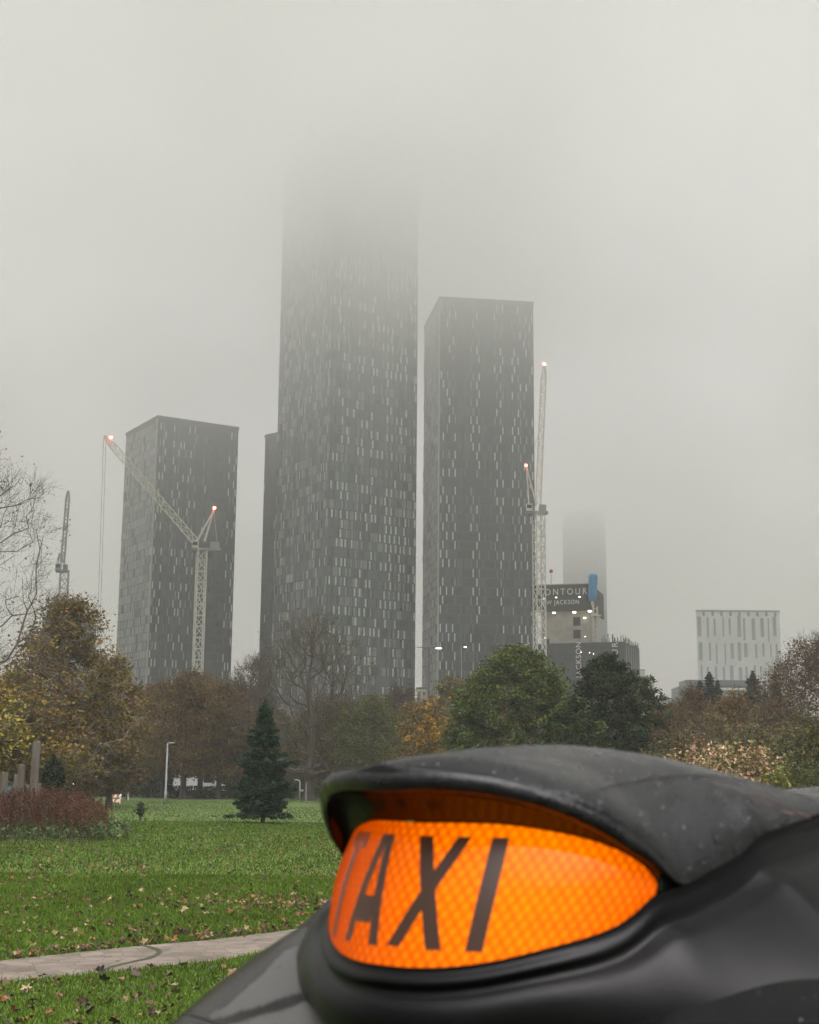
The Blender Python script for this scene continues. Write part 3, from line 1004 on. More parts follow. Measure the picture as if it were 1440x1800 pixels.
    bl.inputs['Emission Color'].default_value = (.16, .045, .008, 1); bl.inputs['Emission Strength'].default_value = .10; bl.inputs['Specular IOR Level'].default_value = .3

    def stroke(mb, s0, v0, s1_, v1, w_, n=14):
        """a slanting bar of horizontal width w_ between two heights"""
        pr = None
        for i in range(n + 1):
            t = i / n; s = s0 + (s1_ - s0) * t; v = v0 + (v1 - v0) * t
            cur = [lens_pt(s - w_ / 2, v), lens_pt(s, v), lens_pt(s + w_ / 2, v)]
            if pr:
                for k in (0, 1): mb.quad(pr[k], pr[k + 1], cur[k + 1], cur[k])
            pr = cur
    b0, b1 = .0115, .0815; p_ = .0503; w_ = .0092
    letters = []; b0, b1 = .0095, .0835; sh_ = -.0028
    mb = MB(); c = -p_ * 1.47 + sh_; stroke(mb, c, b0, c, b1, w_); mb2 = mb
    for i in range(8):
        t0, t1 = c - .018 + .036 * i / 8, c - .018 + .036 * (i + 1) / 8
        if t1 <= c - w_ / 2 or t0 >= c + w_ / 2: mb.quad(lens_pt(t0, b1 - .011), lens_pt(t1, b1 - .011), lens_pt(t1, b1), lens_pt(t0, b1))
    letters.append(mb)
    mb = MB(); c = -p_ * .5 + sh_; stroke(mb, c - .0165, b0, c - .003, b1, w_); stroke(mb, c + .0165, b0, c + .003, b1, w_, 14)
    for i in range(6):
        t0, t1 = c - .0085 + .017 * i / 6, c - .0085 + .017 * (i + 1) / 6
        mb.quad(lens_pt(t0, b0 + .014, .0014), lens_pt(t1, b0 + .014, .0014), lens_pt(t1, b0 + .032, .0014), lens_pt(t0, b0 + .032, .0014))
    letters.append(mb)
    mb = MB(); c = p_ * .52 + sh_; stroke(mb, c - .0165, b0 + .001, c + .0165, b1, w_ + .001); stroke(mb, c + .014, b0, c - .013, b1, w_ + .002)
    letters.append(mb)
    mb = MB(); c = p_ * 1.36 + sh_; stroke(mb, c, b0, c, b1, w_ + .003); letters.append(mb)
    for q, nm in zip(letters, 'TAXI'):
        o = link('letter', q.mesh('letter', ltr, True), lens)

    # ---- base: lip, groove, bulge, foot on the roof
    body_m = paint('satin black sign body', (.002, .002, .0022), .30, .4, .12, spec=.13)
    shell_m = None
    prof = [(0.0, 0.0), (-.001, -.0035), (.003, -.006), (.0055, -.0085), (.006, -.0105), (.0045, -.0125), (.0025, -.0145), (.003, -.0175), (.0065, -.0195), (.0098, -.0225), (.0125, -.027), (.0140, -.033), (.0135, -.042), (.0105, -.051), (.005, -.059), (-.002, -.066), (-.010, -.074), (-.016, -.085)]
    rowsb = []
    nose_h = -.085
    fl = np.clip((np.abs(sfull) - .08) / .24, 0, 1); fl = fl * fl * (3 - 2 * fl)
    for k, (o_, dz) in enumerate(prof):
        u = -dz / .085
        # flange profile further back: shallow near the seam and flaring out to the roof
        of = .002 + .135 * u ** 1.25; 
        rz_foot = None
        a_f = AF + oa * .14; b_f = BF + ob * .14
        zr = roof_z(a_f, b_f)
        H_ = np.maximum(ZB - zr, .012)
        conv = (0.62 * u ** .75 + .38 * u ** 2.2)
        z_f = ZB - H_ * conv * 1.02
        o_mix = (o_ * np.minimum(1, 1.0)) * (1 - fl) + of * fl
        # ridges fade out
        if k < 9: o_mix = o_mix * (1 - .6 * (1 - fade)) 
        z_mix = (ZB + dz) * (1 - fl) + z_f * fl
        rowsb.append(row(0, o_mix, z_mix))
    BP = np.stack(rowsb, 1)
    base = link('sign_base', grid_mesh('sign_base', BP, body_m), root)

    # ---- rim line of the hood
    RO = .006
    Ar = fa(dfine) + out(dfine)[0] * RO; Br = fb(dfine) + out(dfine)[1] * RO; Br[0] = 0
    zr_ = smooth(curve_z(Ar, Br, rim), 2, 2)
    zr_ = np.maximum(zr_, zb + .0005)
    wz = np.clip((dfine - .42) / .4, 0, 1); wz = wz * wz * (3 - 2 * wz); zr_ = zr_ * (1 - wz) + (roof_z(Ar, Br) + .012) * wz; zr_ = smooth(zr_, 2, 2)
    ZR = sym(zr_)
    # ---- shell, station by station, z over b by an ellipse-like profile up to the spine
    zs = zr_ + .03 * np.sqrt(np.clip(dfine / .12, 0, 1))
    tt = np.linspace(0, 1, 34)
    bsin = np.sin(tt * math.pi / 2)            # 0 spine .. 1 rim

    def shell(zs):
        a = Ar[:, None] + 0 * bsin[None]; b_ = Br[:, None] * bsin[None]
        z = zr_[:, None] + (zs - zr_)[:, None] * np.cos(tt * math.pi / 2)[None] ** 1.15
        return a, b_, z
    for it in range(60):
        a, b_, z = shell(zs)
        Xn, Yn = W2(a, b_); Xf, Yf = W2(a, -b_)
        xA, yA = proj(Xn, Yn, z); xB, yB = proj(Xf, Yf, z)
        x_ = np.concatenate([xB[:, ::-1], xA], 1); y_ = np.concatenate([yB[:, ::-1], yA], 1)
        d_ = (y_ - np.interp(x_, crest[:, 0], crest[:, 1])).min(1) * 1.15 / f
        lim = np.clip(d_, -.004, .004)
        zs = zs + lim * .6
        zs = np.maximum(smooth(zs, 2, 1), zr_ + .002)
        zs[0] = zr_[0] + .001
    # behind the picture the spine sinks to the roof
    tail = np.clip((dfine - .85) / .35, 0, 1)
    zs = zs * (1 - tail) + (roof_z(Ar, 0) + .004) * tail
    a, b_, z = shell(zs)
    Xn, Yn = W2(a, b_); near = np.stack([Xn, Yn, z], -1)
    Xf, Yf = W2(a, -b_); far = np.stack([Xf, Yf, z], -1)
    SH = np.concatenate([far[:, ::-1], near[:, 1:]], 1)
    shell_m = paint('dewy black sign shell', (.0045, .0047, .0052), .22, 1.6, .6, scale=3.5, rough2=.42, spec=.30)
    me = grid_mesh('sign_shell', SH, shell_m, flip=True)
    shell_o = link('sign_shell', me, root)
    bvh = BVHTree.FromPolygons([Vector(v) for v in SH.reshape(-1, 3)], [tuple(p.vertices) for p in me.polygons])

    def hit(x, y, tree=bvh):
        r = ray(x, y); q = tree.ray_cast(Vector(CAM), Vector(r).normalized())
        return None if q[0] is None else (np.array(q[0]), np.array(q[1]))

    def strip(pix, wpx, name, mt, tree, parent, lift=.0006, n=60, taper=True):
        pts = resample(pix, n); pr = None; mb = MB()
        cen = [hit(x, y, tree) for x, y in pts]
        cen = [c_ for c_ in cen if c_ is not None]
        for i in range(len(cen)):
            p, nn = cen[i]
            if nn @ (CAM - p) < 0: nn = -nn
            q = cen[min(i + 1, len(cen) - 1)][0] - cen[max(0, i - 1)][0]
            sd = np.cross(q, nn); sd /= max(np.linalg.norm(sd), 1e-9)
            ww = wpx / f * 1.1 * (min(1, (i + 1) / 8) if taper else 1)
            cur = (p + nn * lift - sd * ww / 2, p + nn * lift * 1.6, p + nn * lift + sd * ww / 2)
            if pr: mb.quad(pr[0], pr[1], cur[1], cur[0]); mb.quad(pr[1], pr[2], cur[2], cur[1])
            pr = cur
        if mb.v: return link(name, mb.mesh(name, mt, True), parent)
    seam_m = mat('black seam', (.006, .005, .006), .7)
    strip([(1036, 1396), (1060, 1388), (1100, 1377), (1140, 1369), (1180, 1364.5), (1220, 1363), (1260, 1366), (1300, 1372), (1340, 1380), (1380, 1390), (1420, 1403), (1438, 1413)], 5.0, 'shell_seam', seam_m, bvh, shell_o)
    stain = mat('dried brown stain', (.030, .017, .016), .6, (.055, .036, .034), scale=60, detail=6)
    rs_ = random.Random(2)
    for k in range(26):     # ragged flecks that make up the streak
        t = rs_.random(); cx = 1245 + 190 * t; cy = 1376 + 66 * t ** 1.15 + rs_.gauss(0, 2.0 + 5 * t)
        L_ = rs_.uniform(12, 34)
        strip([(cx, cy), (cx + L_ * .5, cy + L_ * .17), (cx + L_, cy + L_ * .36)], rs_.uniform(2, 6) * (.5 + t), 'dirt_streak', stain, bvh, shell_o, lift=.0003 + .00001 * k, n=12)
    # ---- hood underside: rolled lip then a glossy inner face down to the lens top
    ins = np.abs(sfull) <= TIP + .03
    ii = np.where(ins)[0]
    gap = ZR - (ZB + HH)
    tipf = np.clip((TIP + .03 - np.abs(sfull)) / .05, 0, 1)
    under = []
    for k, (u, o_, dz) in enumerate([(0, RO, 0), (0, RO + .0022, -.0025), (0, RO + .0026, -.007), (0, RO + .001, -.0112), (.0, RO - .003, -.0130), (.15, None, None), (.4, None, None), (.7, None, None), (.93, None, None), (1, None, None)]):
        if o_ is not None:
            r = row(0, RO + (o_ - RO) * tipf, ZR + dz * tipf)
            last = (RO + (o_ - RO) * tipf, ZR + dz * tipf)
        else:
            tgt_a = .42 * HH; zt_ = ZB + HH + .001
            o0, z0 = last
            r0 = row(0, o0, z0); r1 = row(tgt_a, .0006, zt_)
            r = r0 * (1 - u) + r1 * u
            r[:, 2] += .004 * math.sin(math.pi * u) * tipf
        under.append(r[ii])
    UPt = np.stack(under, 1)
    hood_m, nh, bh = new_mat('glossy black hood lining')
    bh.inputs['Base Color'].default_value = (.004, .004, .004, 1); bh.inputs['Roughness'].default_value = .2; bh.inputs['Specular IOR Level'].default_value = .14; bh.inputs['IOR'].default_value = 1.2
    dfn = nh.nodes.new('ShaderNodeBsdfDiffuse'); dfn.inputs[0].default_value = (.004, .004, .004, 1)
    gln = nh.nodes.new('ShaderNodeBsdfGlossy'); gln.inputs['Color'].default_value = (.9, .9, .9, 1); gln.inputs['Roughness'].default_value = .14
    mxh = nh.nodes.new('ShaderNodeMixShader'); mxh.inputs[0].default_value = .06
    nh.links.new(dfn.outputs[0], mxh.inputs[1]); nh.links.new(gln.outputs[0], mxh.inputs[2]); nh.links.new(mxh.outputs[0], nh.nodes['Material Output'].inputs['Surface'])
    hm_ = grid_mesh('sign_hood', UPt, hood_m, flip=False); hm_.materials.append(shell_m)
    nc_ = UPt.shape[1] - 1; hm_.polygons.foreach_set('material_index', (np.arange(len(hm_.polygons)) % nc_ < 4).astype(np.int32))
    link('sign_hood', hm_, root)

    # ---- beads of water on the shell
    rb_ = np.random.default_rng(4)

    def beads(Gd, n_, name, parent, lo, hi, sel=None):
        h_, w_2 = Gd.shape[0] - 1, Gd.shape[1] - 1; q = MB(); ct = 0
        while ct < n_:
            i_, j_ = rb_.integers(0, h_), rb_.integers(0, w_2)
            p00, p10, p01 = Gd[i_, j_], Gd[i_ + 1, j_], Gd[i_, j_ + 1]
            ar = np.linalg.norm(np.cross(p10 - p00, p01 - p00))
            if rb_.random() > ar / 2.2e-4 or (sel is not None and not sel(p00)): continue
            nn = np.cross(p10 - p00, p01 - p00); nn /= np.linalg.norm(nn)
            if nn[2] < 0: nn = -nn
            p = p00 + (p10 - p00) * rb_.random() + (p01 - p00) * rb_.random(); r_ = lo + (hi - lo) * rb_.random() ** 3
            q.tube([p - nn * r_ * .1, p + nn * r_ * .35, p + nn * r_ * .6], [r_, r_ * .8, r_ * .25], 7, cap=True); ct += 1
        o = link(name, q.mesh(name, bead_m, True), parent); o['kind'] = 'stuff'
    bead_m, _n, _b = new_mat('water bead'); _b.inputs['Base Color'].default_value = (.05, .05, .052, 1); _b.inputs['Roughness'].default_value = .08; _b.inputs['Specular IOR Level'].default_value = .9
    beads(SH, 2600, 'water_beads', shell_o, .0004, .0016)

    # ---- roof, windscreen and lower body of the cab
    roof_m = paint('wet black roof paint', (.011, .012, .013), .07, .4, .16, scale=.55, rough2=.20, wet=True, spec=.12)
    ra = np.concatenate([np.linspace(-.25, .45, 260), np.linspace(.47, 2.4, 50)]); rb = np.linspace(-.62, .62, 300)
    A_, B_ = np.meshgrid(ra, rb, indexing='ij')
    X_, Y_ = W2(A_, B_); Zr = roof_z(A_, B_)
    Zr = Zr - np.clip(A_ - 1.9, 0, 1) ** 2 * .9
    RP = np.stack([X_, Y_, Zr], -1)
    me = grid_mesh('roof', RP, roof_m)
    # dew patch: sky sheen painted in as paler colour, darker diagonal streak across
    px_, py_ = proj(X_, Y_, Zr)
    edge = np.interp(px_, [300, 345, 400, 450, 500, 530, 560], [1815, 1792, 1758, 1715, 1665, 1652, 1640])
    q1 = np.clip((py_ - edge) / 14, 0, 1) * np.clip((720 - px_) / 60, 0, 1)
    s0_ = np.interp(px_, [380, 440, 500, 560, 600], [1800, 1782, 1764, 1744, 1725]); q1 = q1 * (1 - .85 * np.exp(-((py_ - s0_) / 11) ** 2))
    at_ = me.attributes.new('dew', 'FLOAT', 'POINT'); at_.data.foreach_set('value', q1.ravel().astype(np.float32))
    nt_ = roof_m.node_tree; bq = nt_.nodes['Principled BSDF']; an = nt_.nodes.new('ShaderNodeAttribute'); an.attribute_name = 'dew'
    tcr = nt_.nodes.new('ShaderNodeTexCoord'); nn_ = nt_.nodes.new('ShaderNodeTexNoise'); nn_.inputs['Scale'].default_value = 60; nn_.inputs['Detail'].default_value = 7; nn_.inputs['Roughness'].default_value = .7
    nt_.links.new(tcr.outputs['Object'], nn_.inputs['Vector'])

    def mm(op, a_, b_):
        q = nt_.nodes.new('ShaderNodeMath'); q.operation = op; q.use_clamp = op == 'MULTIPLY'
        for i_, v_ in enumerate((a_, b_)):
            if isinstance(v_, (int, float)): q.inputs[i_].default_value = v_
            else: nt_.links.new(v_, q.inputs[i_])
        return q.outputs[0]
    dw = mm('MULTIPLY', mm('SUBTRACT', mm('ADD', an.outputs['Fac'], mm('MULTIPLY', nn_.outputs[0], 1.1)), .95), 2.2)
    dw = mm('MAXIMUM', dw, 0.0)
    mxc = nt_.nodes.new('ShaderNodeMixRGB'); nt_.links.new(dw, mxc.inputs[0]); mxc.inputs[1].default_value = (.003, .0033, .0033, 1); mxc.inputs[2].default_value = (.075, .075, .071, 1)
    nt_.links.new(mxc.outputs[0], bq.inputs['Base Color'])
    mr_ = nt_.nodes.new('ShaderNodeMapRange'); mr_.inputs['To Min'].default_value = .16; mr_.inputs['To Max'].default_value = .5; nt_.links.new(dw, mr_.inputs[0]); nt_.links.new(mr_.outputs[0], bq.inputs['Roughness'])
    roof_o = link('roof', me, root)
    beads(RP[:200], 2600, 'water_beads', roof_o, .0004, .0016)
    rbvh = BVHTree.FromPolygons([Vector(v) for v in RP.reshape(-1, 3)], [tuple(p.vertices) for p in me.polygons])
    strip([(322, 1781), (334, 1784), (350, 1788), (372, 1795), (395, 1803)], 4.5, 'roof_seam', seam_m, rbvh, roof_o, taper=False)
    # windscreen and rounded cab sides
    glass = mat('dark car glass', (.01, .012, .013), .06, coat=.5)
    wa = np.linspace(-.25, -.62, 10); A_, B_ = np.meshgrid(wa, np.linspace(-.62, .62, 31), indexing='ij')
    t_ = (-.25 - A_) / .37
    X_, Y_ = W2(A_, B_); Zw = roof_z(-.25, B_) - t_ * .45 - .1 * t_ ** 2 - .0015
    link('windscreen', grid_mesh('windscreen', np.stack([X_, Y_, Zw], -1), glass, flip=True), root)
    bp_ = paint('black body paint', (.012, .013, .014), .12, .3, .1)
    for sgn in (-1, 1):
        aa_ = np.concatenate([np.linspace(-.25, 2.4, 40)]); rowsx = []
        for (bo, dzf) in ((.62, 0), (.68, .12), (.73, .3), (.77, .55), (.80, .72)):
            zz = roof_z(aa_, .62) - np.clip(aa_ - 1.9, 0, 1) ** 2 * .9
            X_, Y_ = W2(aa_, sgn * bo + 0 * aa_); rowsx.append(np.stack([X_, Y_, zz * (1 - dzf) + .80 * dzf - (0.0 if dzf < .5 else .0)], -1))
        link('side_window', grid_mesh('side_window', np.stack(rowsx, 1), glass, flip=sgn < 0), root)
    hull = []
    for a_, wd, z1_, z0_ in ((-1.75, .45, .62, .35), (-1.68, .66, .86, .28), (-1.4, .78, .93, .25), (-.9, .83, .99, .25), (-.62, .85, 1.03, .25), (0, .86, 1.02, .25), (1.2, .87, 1.02, .25), (2.3, .85, 1.02, .25), (2.62, .78, .95, .28), (2.74, .6, .75, .34)):
        ring = []
        for bq_, zq in ((-wd + .04, z0_), (-wd, z0_ + .12), (-wd - .02, (z0_ + z1_) / 2), (-wd, z1_ - .1), (-wd * .9, z1_ - .01), (-wd * .5, z1_ + .04), (0, z1_ + .055), (wd * .5, z1_ + .04), (wd * .9, z1_ - .01), (wd, z1_ - .1), (wd + .02, (z0_ + z1_) / 2), (wd, z0_ + .12), (wd - .04, z0_), (-wd + .04, z0_)):
            X_, Y_ = W2(a_, bq_); ring.append((X_, Y_, zq))
        hull.append(ring)
    link('body', grid_mesh('body', np.array(hull), bp_), root)
    tyre = mat('black tyre rubber', (.012, .012, .012), .8); rimm = mat('grey wheel rim', (.25, .25, .25), .35, metal=.8)
    for a_ in (-1.05, 1.75):
        for sgn in (-1, 1):
            q = MB(); p0 = np.array([*W2(a_, sgn * .70), .33]); p1 = np.array([*W2(a_, sgn * .89), .33]); ax = p1 - p0
            q.tube([p0, p0 + ax * .15, p0 + ax * .85, p1], [.29, .325, .325, .29], 28); wh = q.build('wheel', tyre, root, True)
            q = MB(); q.tube([p0 + ax * .98, p0 + ax * 1.03], [.2, .17], 20); link('rim', q.mesh('rim', rimm), wh)
    return root


taxi()

# ================================================================== TREES AND PLANTS
leaf_m = attr_mat('autumn foliage', .7, .25, .25)
bark_m = mat('brown grey bark', (.045, .038, .030), .9, (.075, .065, .052), scale=3, bump=.4, stretch=(1, 1, .25))
birch_m = mat('pale birch bark', (.16, .15, .13), .8, (.24, .22, .19), scale=2)
twig_m = mat('dark twig bark', (.055, .044, .034), .9, (.08, .066, .052), scale=2)


def tubes_np(p0, p1, r0, r1, k=4):
    p0, p1 = np.asarray(p0, float), np.asarray(p1, float); n = len(p0)
    d = p1 - p0; L = np.linalg.norm(d, axis=1, keepdims=True); d = d / np.maximum(L, 1e-9)
    ref = np.where(np.abs(d[:, 2:3]) < .9, np.array([[0, 0, 1.]]), np.array([[0, 1., 0]]))
    u = np.cross(d, ref); u /= np.linalg.norm(u, axis=1, keepdims=True); v = np.cross(d, u)
    ang = 2 * np.pi * np.arange(k) / k
    c, s = np.cos(ang)[None, :, None], np.sin(ang)[None, :, None]
    ring = u[:, None] * c + v[:, None] * s
    V = np.concatenate([p0[:, None] + ring * np.asarray(r0)[:, None, None], p1[:, None] + ring * np.asarray(r1)[:, None, None]], 1).reshape(-1, 3)
    b = (np.arange(n) * 2 * k)[:, None]; j = np.arange(k)[None]
    F = np.stack([b + j, b + (j + 1) % k, b + k + (j + 1) % k, b + k + j], -1).reshape(-1, 4)
    return V, F


def leaves_np(rg, C, size, aspect=.7, flat=0.0):
    """one bent quad per centre, random facing"""
    n = len(C)
    nrm = rg.normal(size=(n, 3)); nrm[:, 2] += flat * np.sign(nrm[:, 2] + .3)
    nrm /= np.linalg.norm(nrm, axis=1, keepdims=True)
    t = np.cross(nrm, rg.normal(size=(n, 3))); t /= np.linalg.norm(t, axis=1, keepdims=True)
    q = np.cross(nrm, t)
    s = (size * (.6 + .8 * rg.random(n)))[:, None]
    V = np.stack([C - t * s * .5, C + q * s * aspect * .5 + nrm * s * .08, C + t * s * .55, C - q * s * aspect * .5 + nrm * s * .08], 1).reshape(-1, 3)
    F = (np.arange(n) * 4)[:, None] + np.arange(4)[None]
    return V, F


PROF = {
    'dome': lambda t: np.sqrt(np.clip(1 - np.abs(2 * t - .75) ** 2.4 / (1.25 ** 2.4 if False else 1.71), 0, 1)),
    'oval': lambda t: np.clip(1 - np.abs(2 * t - .9) ** 2.2 / 1.24, 0, 1) ** .55,
    'spire': lambda t: np.clip((1 - t), 0, 1) ** .62 * np.clip(t * 6 + .25, 0, 1),
    'fan': lambda t: np.clip(.35 + t * 1.3, 0, 1) * np.clip((1.02 - t) * 3.2, 0, 1) ** .5,
    'broad': lambda t: np.clip(1 - t, 0, 1) ** .5 * np.clip(t * 6 + .3, 0, 1) * (1 + .12 * np.sin(t * 14)),
    'hemi': lambda t: np.sqrt(np.clip(1 - t ** 2.2, 0, 1)) * np.clip(.75 + t, 0, 1),
    'ball': lambda t: np.sqrt(np.clip(1 - (2 * t - 1) ** 2, 0, 1)),
}


def skeleton(rg, H, R, base, prof, ncl, tr, top=.82, shell=.45, lobes=.25, lean=0.0, upsweep=.5):
    """trunk, limbs that reach every clump of the crown, thickness from the load they carry"""
    P_ = [np.array([0, 0, 0.])]; par = [-1]
    nt_ = max(4, int(H * top / .6)); ph1, ph2 = rg.random(2) * 6
    for i in range(1, nt_ + 1):
        z = H * top * i / nt_; wob = .02 * H * (i / nt_)
        P_.append(np.array([wob * math.sin(z * .8 + ph1) + lean * z, wob * math.sin(z * .7 + ph2), z])); par.append(i - 1)
    t = rg.random(ncl) ** .9; th = rg.random(ncl) * 2 * np.pi
    fr = rg.random(ncl) ** shell
    lobe = 1 + lobes * (np.sin(th * 3 + ph1 + t * 5) * .6 + np.sin(th * 5 + ph2 - t * 8) * .5)
    r = R * prof(t) * fr * lobe
    z = base + (H - base) * (t * (1 + .06 * np.sin(th * 4 + ph2)))
    C = np.stack([r * np.cos(th) + lean * z, r * np.sin(th), z], -1)
    order = np.argsort(np.hypot(C[:, 0], C[:, 1]) + .2 * np.abs(z - H * .5))
    A = np.array(P_); parl = list(par); rad_ax = np.hypot(A[:, 0], A[:, 1])
    nodes = [A]; allp = A
    ends = np.zeros(ncl, int)
    for ci in order:
        c = C[ci]
        d = allp - c; dist = np.sqrt((d * d).sum(1))
        hc = np.hypot(c[0], c[1]); h = np.hypot(allp[:, 0], allp[:, 1])
        bad = (allp[:, 2] > c[2] - upsweep * np.abs(hc - h) * .7 + .1) | (allp[:, 2] < base * .55)
        k = int(np.argmin(dist * (1 + .25 * (h > hc)) + bad * 3.0))
        a = allp[k]; L = dist[k]; n = max(2, int(L / .7)) if L > .5 else 1
        new = []
        sag = np.array([0, 0, -.10 * L * upsweep])
        for q in range(1, n + 1):
            tq = q / n
            new.append(a + (c - a) * tq + sag * math.sin(math.pi * tq) + (rg.normal(size=3) * .06 * L if q < n else 0))
        i0 = len(allp); parl.append(k)
        for q in range(1, n): parl.append(i0 + q - 1)
        allp = np.concatenate([allp, np.array(new)])
        ends[ci] = len(allp) - 1
    w_ = np.zeros(len(allp)); w_[ends] += 1
    parr = np.array(parl)
    for i in range(len(allp) - 1, 0, -1):
        w_[parr[i]] += w_[i]
    rad = tr * np.sqrt(np.maximum(w_, .6) / max(w_[0], 1)) ** 1.05
    i = np.arange(1, len(allp))
    rad0 = rad[parr[i]]; rad0 = np.minimum(rad0, rad[i] * 1.8)
    flare = np.where(allp[i, 2] < .7, 1.15, 1)
    rad0 = np.where(parr[i] == 0, tr * 1.35, rad0)
    return allp, parr, rad, (allp[parr[i]], allp[i], rad0 * flare, rad[i]), C


def tree_meshes(seed, H, R, base, kind, ncl, tr, nleaf, lsize, palette, twigs=0, twl=.8, clr=.7, shell=.45, lobes=.25, lean=0, upsweep=.5, bark=None, twr=.012, flat=.6, tone=.35, yscale=1.0, top=.82, hue_by_height=None):
    rg = np.random.default_rng(seed)
    allp, parr, rad, (a, b_, r0, r1), C = skeleton(rg, H, R, base, PROF[kind], ncl, tr, shell=shell, lobes=lobes, lean=lean, upsweep=upsweep, top=top)
    keep = r1 > .004
    V, F = tubes_np(a[keep], b_[keep], r0[keep], r1[keep], 5)
    tw = None
    if twigs:
        n = ncl * twigs
        c0 = np.repeat(C, twigs, 0) + rg.normal(size=(n, 3)) * clr * .25
        outw = c0 - np.array([0, 0, base + (H - base) * .35]); outw /= np.maximum(np.linalg.norm(outw, axis=1, keepdims=True), 1e-6)
        d = outw * .8 + rg.normal(size=(n, 3)) * .55; d[:, 2] += .3; d /= np.linalg.norm(d, axis=1, keepdims=True)
        ln = twl * (.4 + .8 * rg.random(n))[:, None]
        e = c0 + d * ln
        # a side twig off each
        m_ = c0 + d * ln * .5; d2 = d + rg.normal(size=(n, 3)) * .6; d2 /= np.linalg.norm(d2, axis=1, keepdims=True)
        e2 = m_ + d2 * ln * .5
        VV, FF = tubes_np(np.concatenate([c0, m_]), np.concatenate([e, e2]), np.full(2 * n, twr), np.full(2 * n, twr * .45), 3)
        V2 = np.concatenate([V, VV]); FF2 = FF + len(V)
        # 3-sided twigs also give quads
        F = np.concatenate([F, FF2]); V = V2
        tips = np.concatenate([e, e2, m_])
    V[:, 1] *= yscale
    wood = np_mesh('trunk', V, F, bark or bark_m, smooth=True)
    crown = None
    if nleaf:
        ci = rg.integers(0, ncl, nleaf)
        if twigs and rg.random() < 2:
            ti = rg.integers(0, len(tips), nleaf); L = tips[ti] + rg.normal(size=(nleaf, 3)) * clr * .22; ci = ti % ncl
            if nleaf > 9000: 
                L = C[rg.integers(0, ncl, nleaf)] + 0; ci = rg.integers(0, ncl, nleaf); L = C[ci] + rg.normal(size=(nleaf, 3)) * np.array([clr, clr, clr * .6]) * .6
        else:
            dirs = rg.normal(size=(nleaf, 3)); dirs /= np.linalg.norm(dirs, axis=1, keepdims=True)
            rr = clr * rg.random(nleaf)[:, None] ** .5
            L = C[ci] + dirs * rr * np.array([1, 1, .55])
        V, F = leaves_np(rg, L, lsize, flat=flat)
        V[:, 1] *= yscale
        pal = np.array(palette, float)
        tcl = rg.random(ncl); pick = rg.integers(0, len(pal), ncl)
        if hue_by_height is not None:
            tz = np.clip((C[:, 2] - base) / (H - base) + rg.normal(size=ncl) * .18, 0, .999)
            pick = (tz * len(pal)).astype(int)
        pl_ = np.where(rg.random(nleaf) < .3, rg.integers(0, len(pal), nleaf), pick[ci])
        col = pal[pl_] * np.array([1.15, 1.15, .95]) * (1 - tone / 2 + tone * tcl[ci] + .22 * (rg.random(nleaf) - .5))[:, None]
        crown = np_mesh('crown', V, F, leaf_m, col=np.clip(col, .004, 1))
    return wood, crown


TREES_GROUP = 'autumn trees along the far side of the park'


def plant_tree(name, label, x, ybase_D, ms, group=TREES_GROUP, rz=0, sc=1.0, z=0, cat='tree', sx=1.0):
    """x picture column of the trunk, D distance; ms = (wood, crown)"""
    D = ybase_D
    X = CAM[0] + D * az(x, 1400)
    root = empty(name, (X, D, z), rz); tag(root, label, cat, group)
    root.scale = (sc * sx, sc * sx, sc)
    link('trunk', ms[0], root, True)
    if ms[1]: link('crown', ms[1], root, True)
    return root


def hgt(x, ytop, D):
    X = D * az(x, ytop); return ZY(X, D, ytop)


OLIVE = [(.095, .080, .020), (.13, .098, .022), (.075, .070, .020), (.17, .12, .024)]
BROWN = [(.125, .070, .026), (.095, .057, .024), (.155, .085, .03), (.085, .062, .024)]
RUST = [(.13, .06, .022), (.16, .075, .03), (.10, .05, .02)]
GOLD = [(.22, .125, .022), (.17, .10, .02), (.27, .16, .03)]
GREEN = [(.040, .066, .016), (.052, .080, .018), (.064, .084, .020), (.085, .088, .020)]
DARK = [(.012, .024, .010), (.018, .032, .012), (.024, .036, .014)]
OLGREEN = [(.066, .072, .020), (.085, .083, .022), (.058, .064, .018)]

# A: big autumn tree on the left
D = 80; H = hgt(112, 1066, D)
plant_tree('autumn_tree', 'big olive and brown leaved tree rising highest at the left, pointed top', 100, D,
           tree_meshes(21, H, 4.4, 1.6, 'broad', 430, .26, 24000, .18, OLIVE + BROWN[:2] + GOLD[1:2], twigs=5, twl=.7, clr=.62, bark=birch_m, lobes=.5, tone=.6))
D = 76; H = hgt(30, 1196, D)
plant_tree('autumn_tree', 'yellowing round tree at the far left edge, below the bare branches', 18, D,
           tree_meshes(22, H, 2.9, 1.2, 'oval', 300, .2, 17000, .18, OLIVE + GOLD[:2], twigs=4, twl=.6, clr=.6, lobes=.3, tone=.6))
D = 86; H = hgt(195, 1172, D)
plant_tree('autumn_tree', 'ochre topped tree just right of the big pointed one', 193, D,
           tree_meshes(23, H, 1.9, 1.0, 'oval', 260, .18, 14000, .18, GOLD[1:2] + OLIVE + BROWN[:1], twigs=4, twl=.6, clr=.55, lobes=.3, tone=.6))
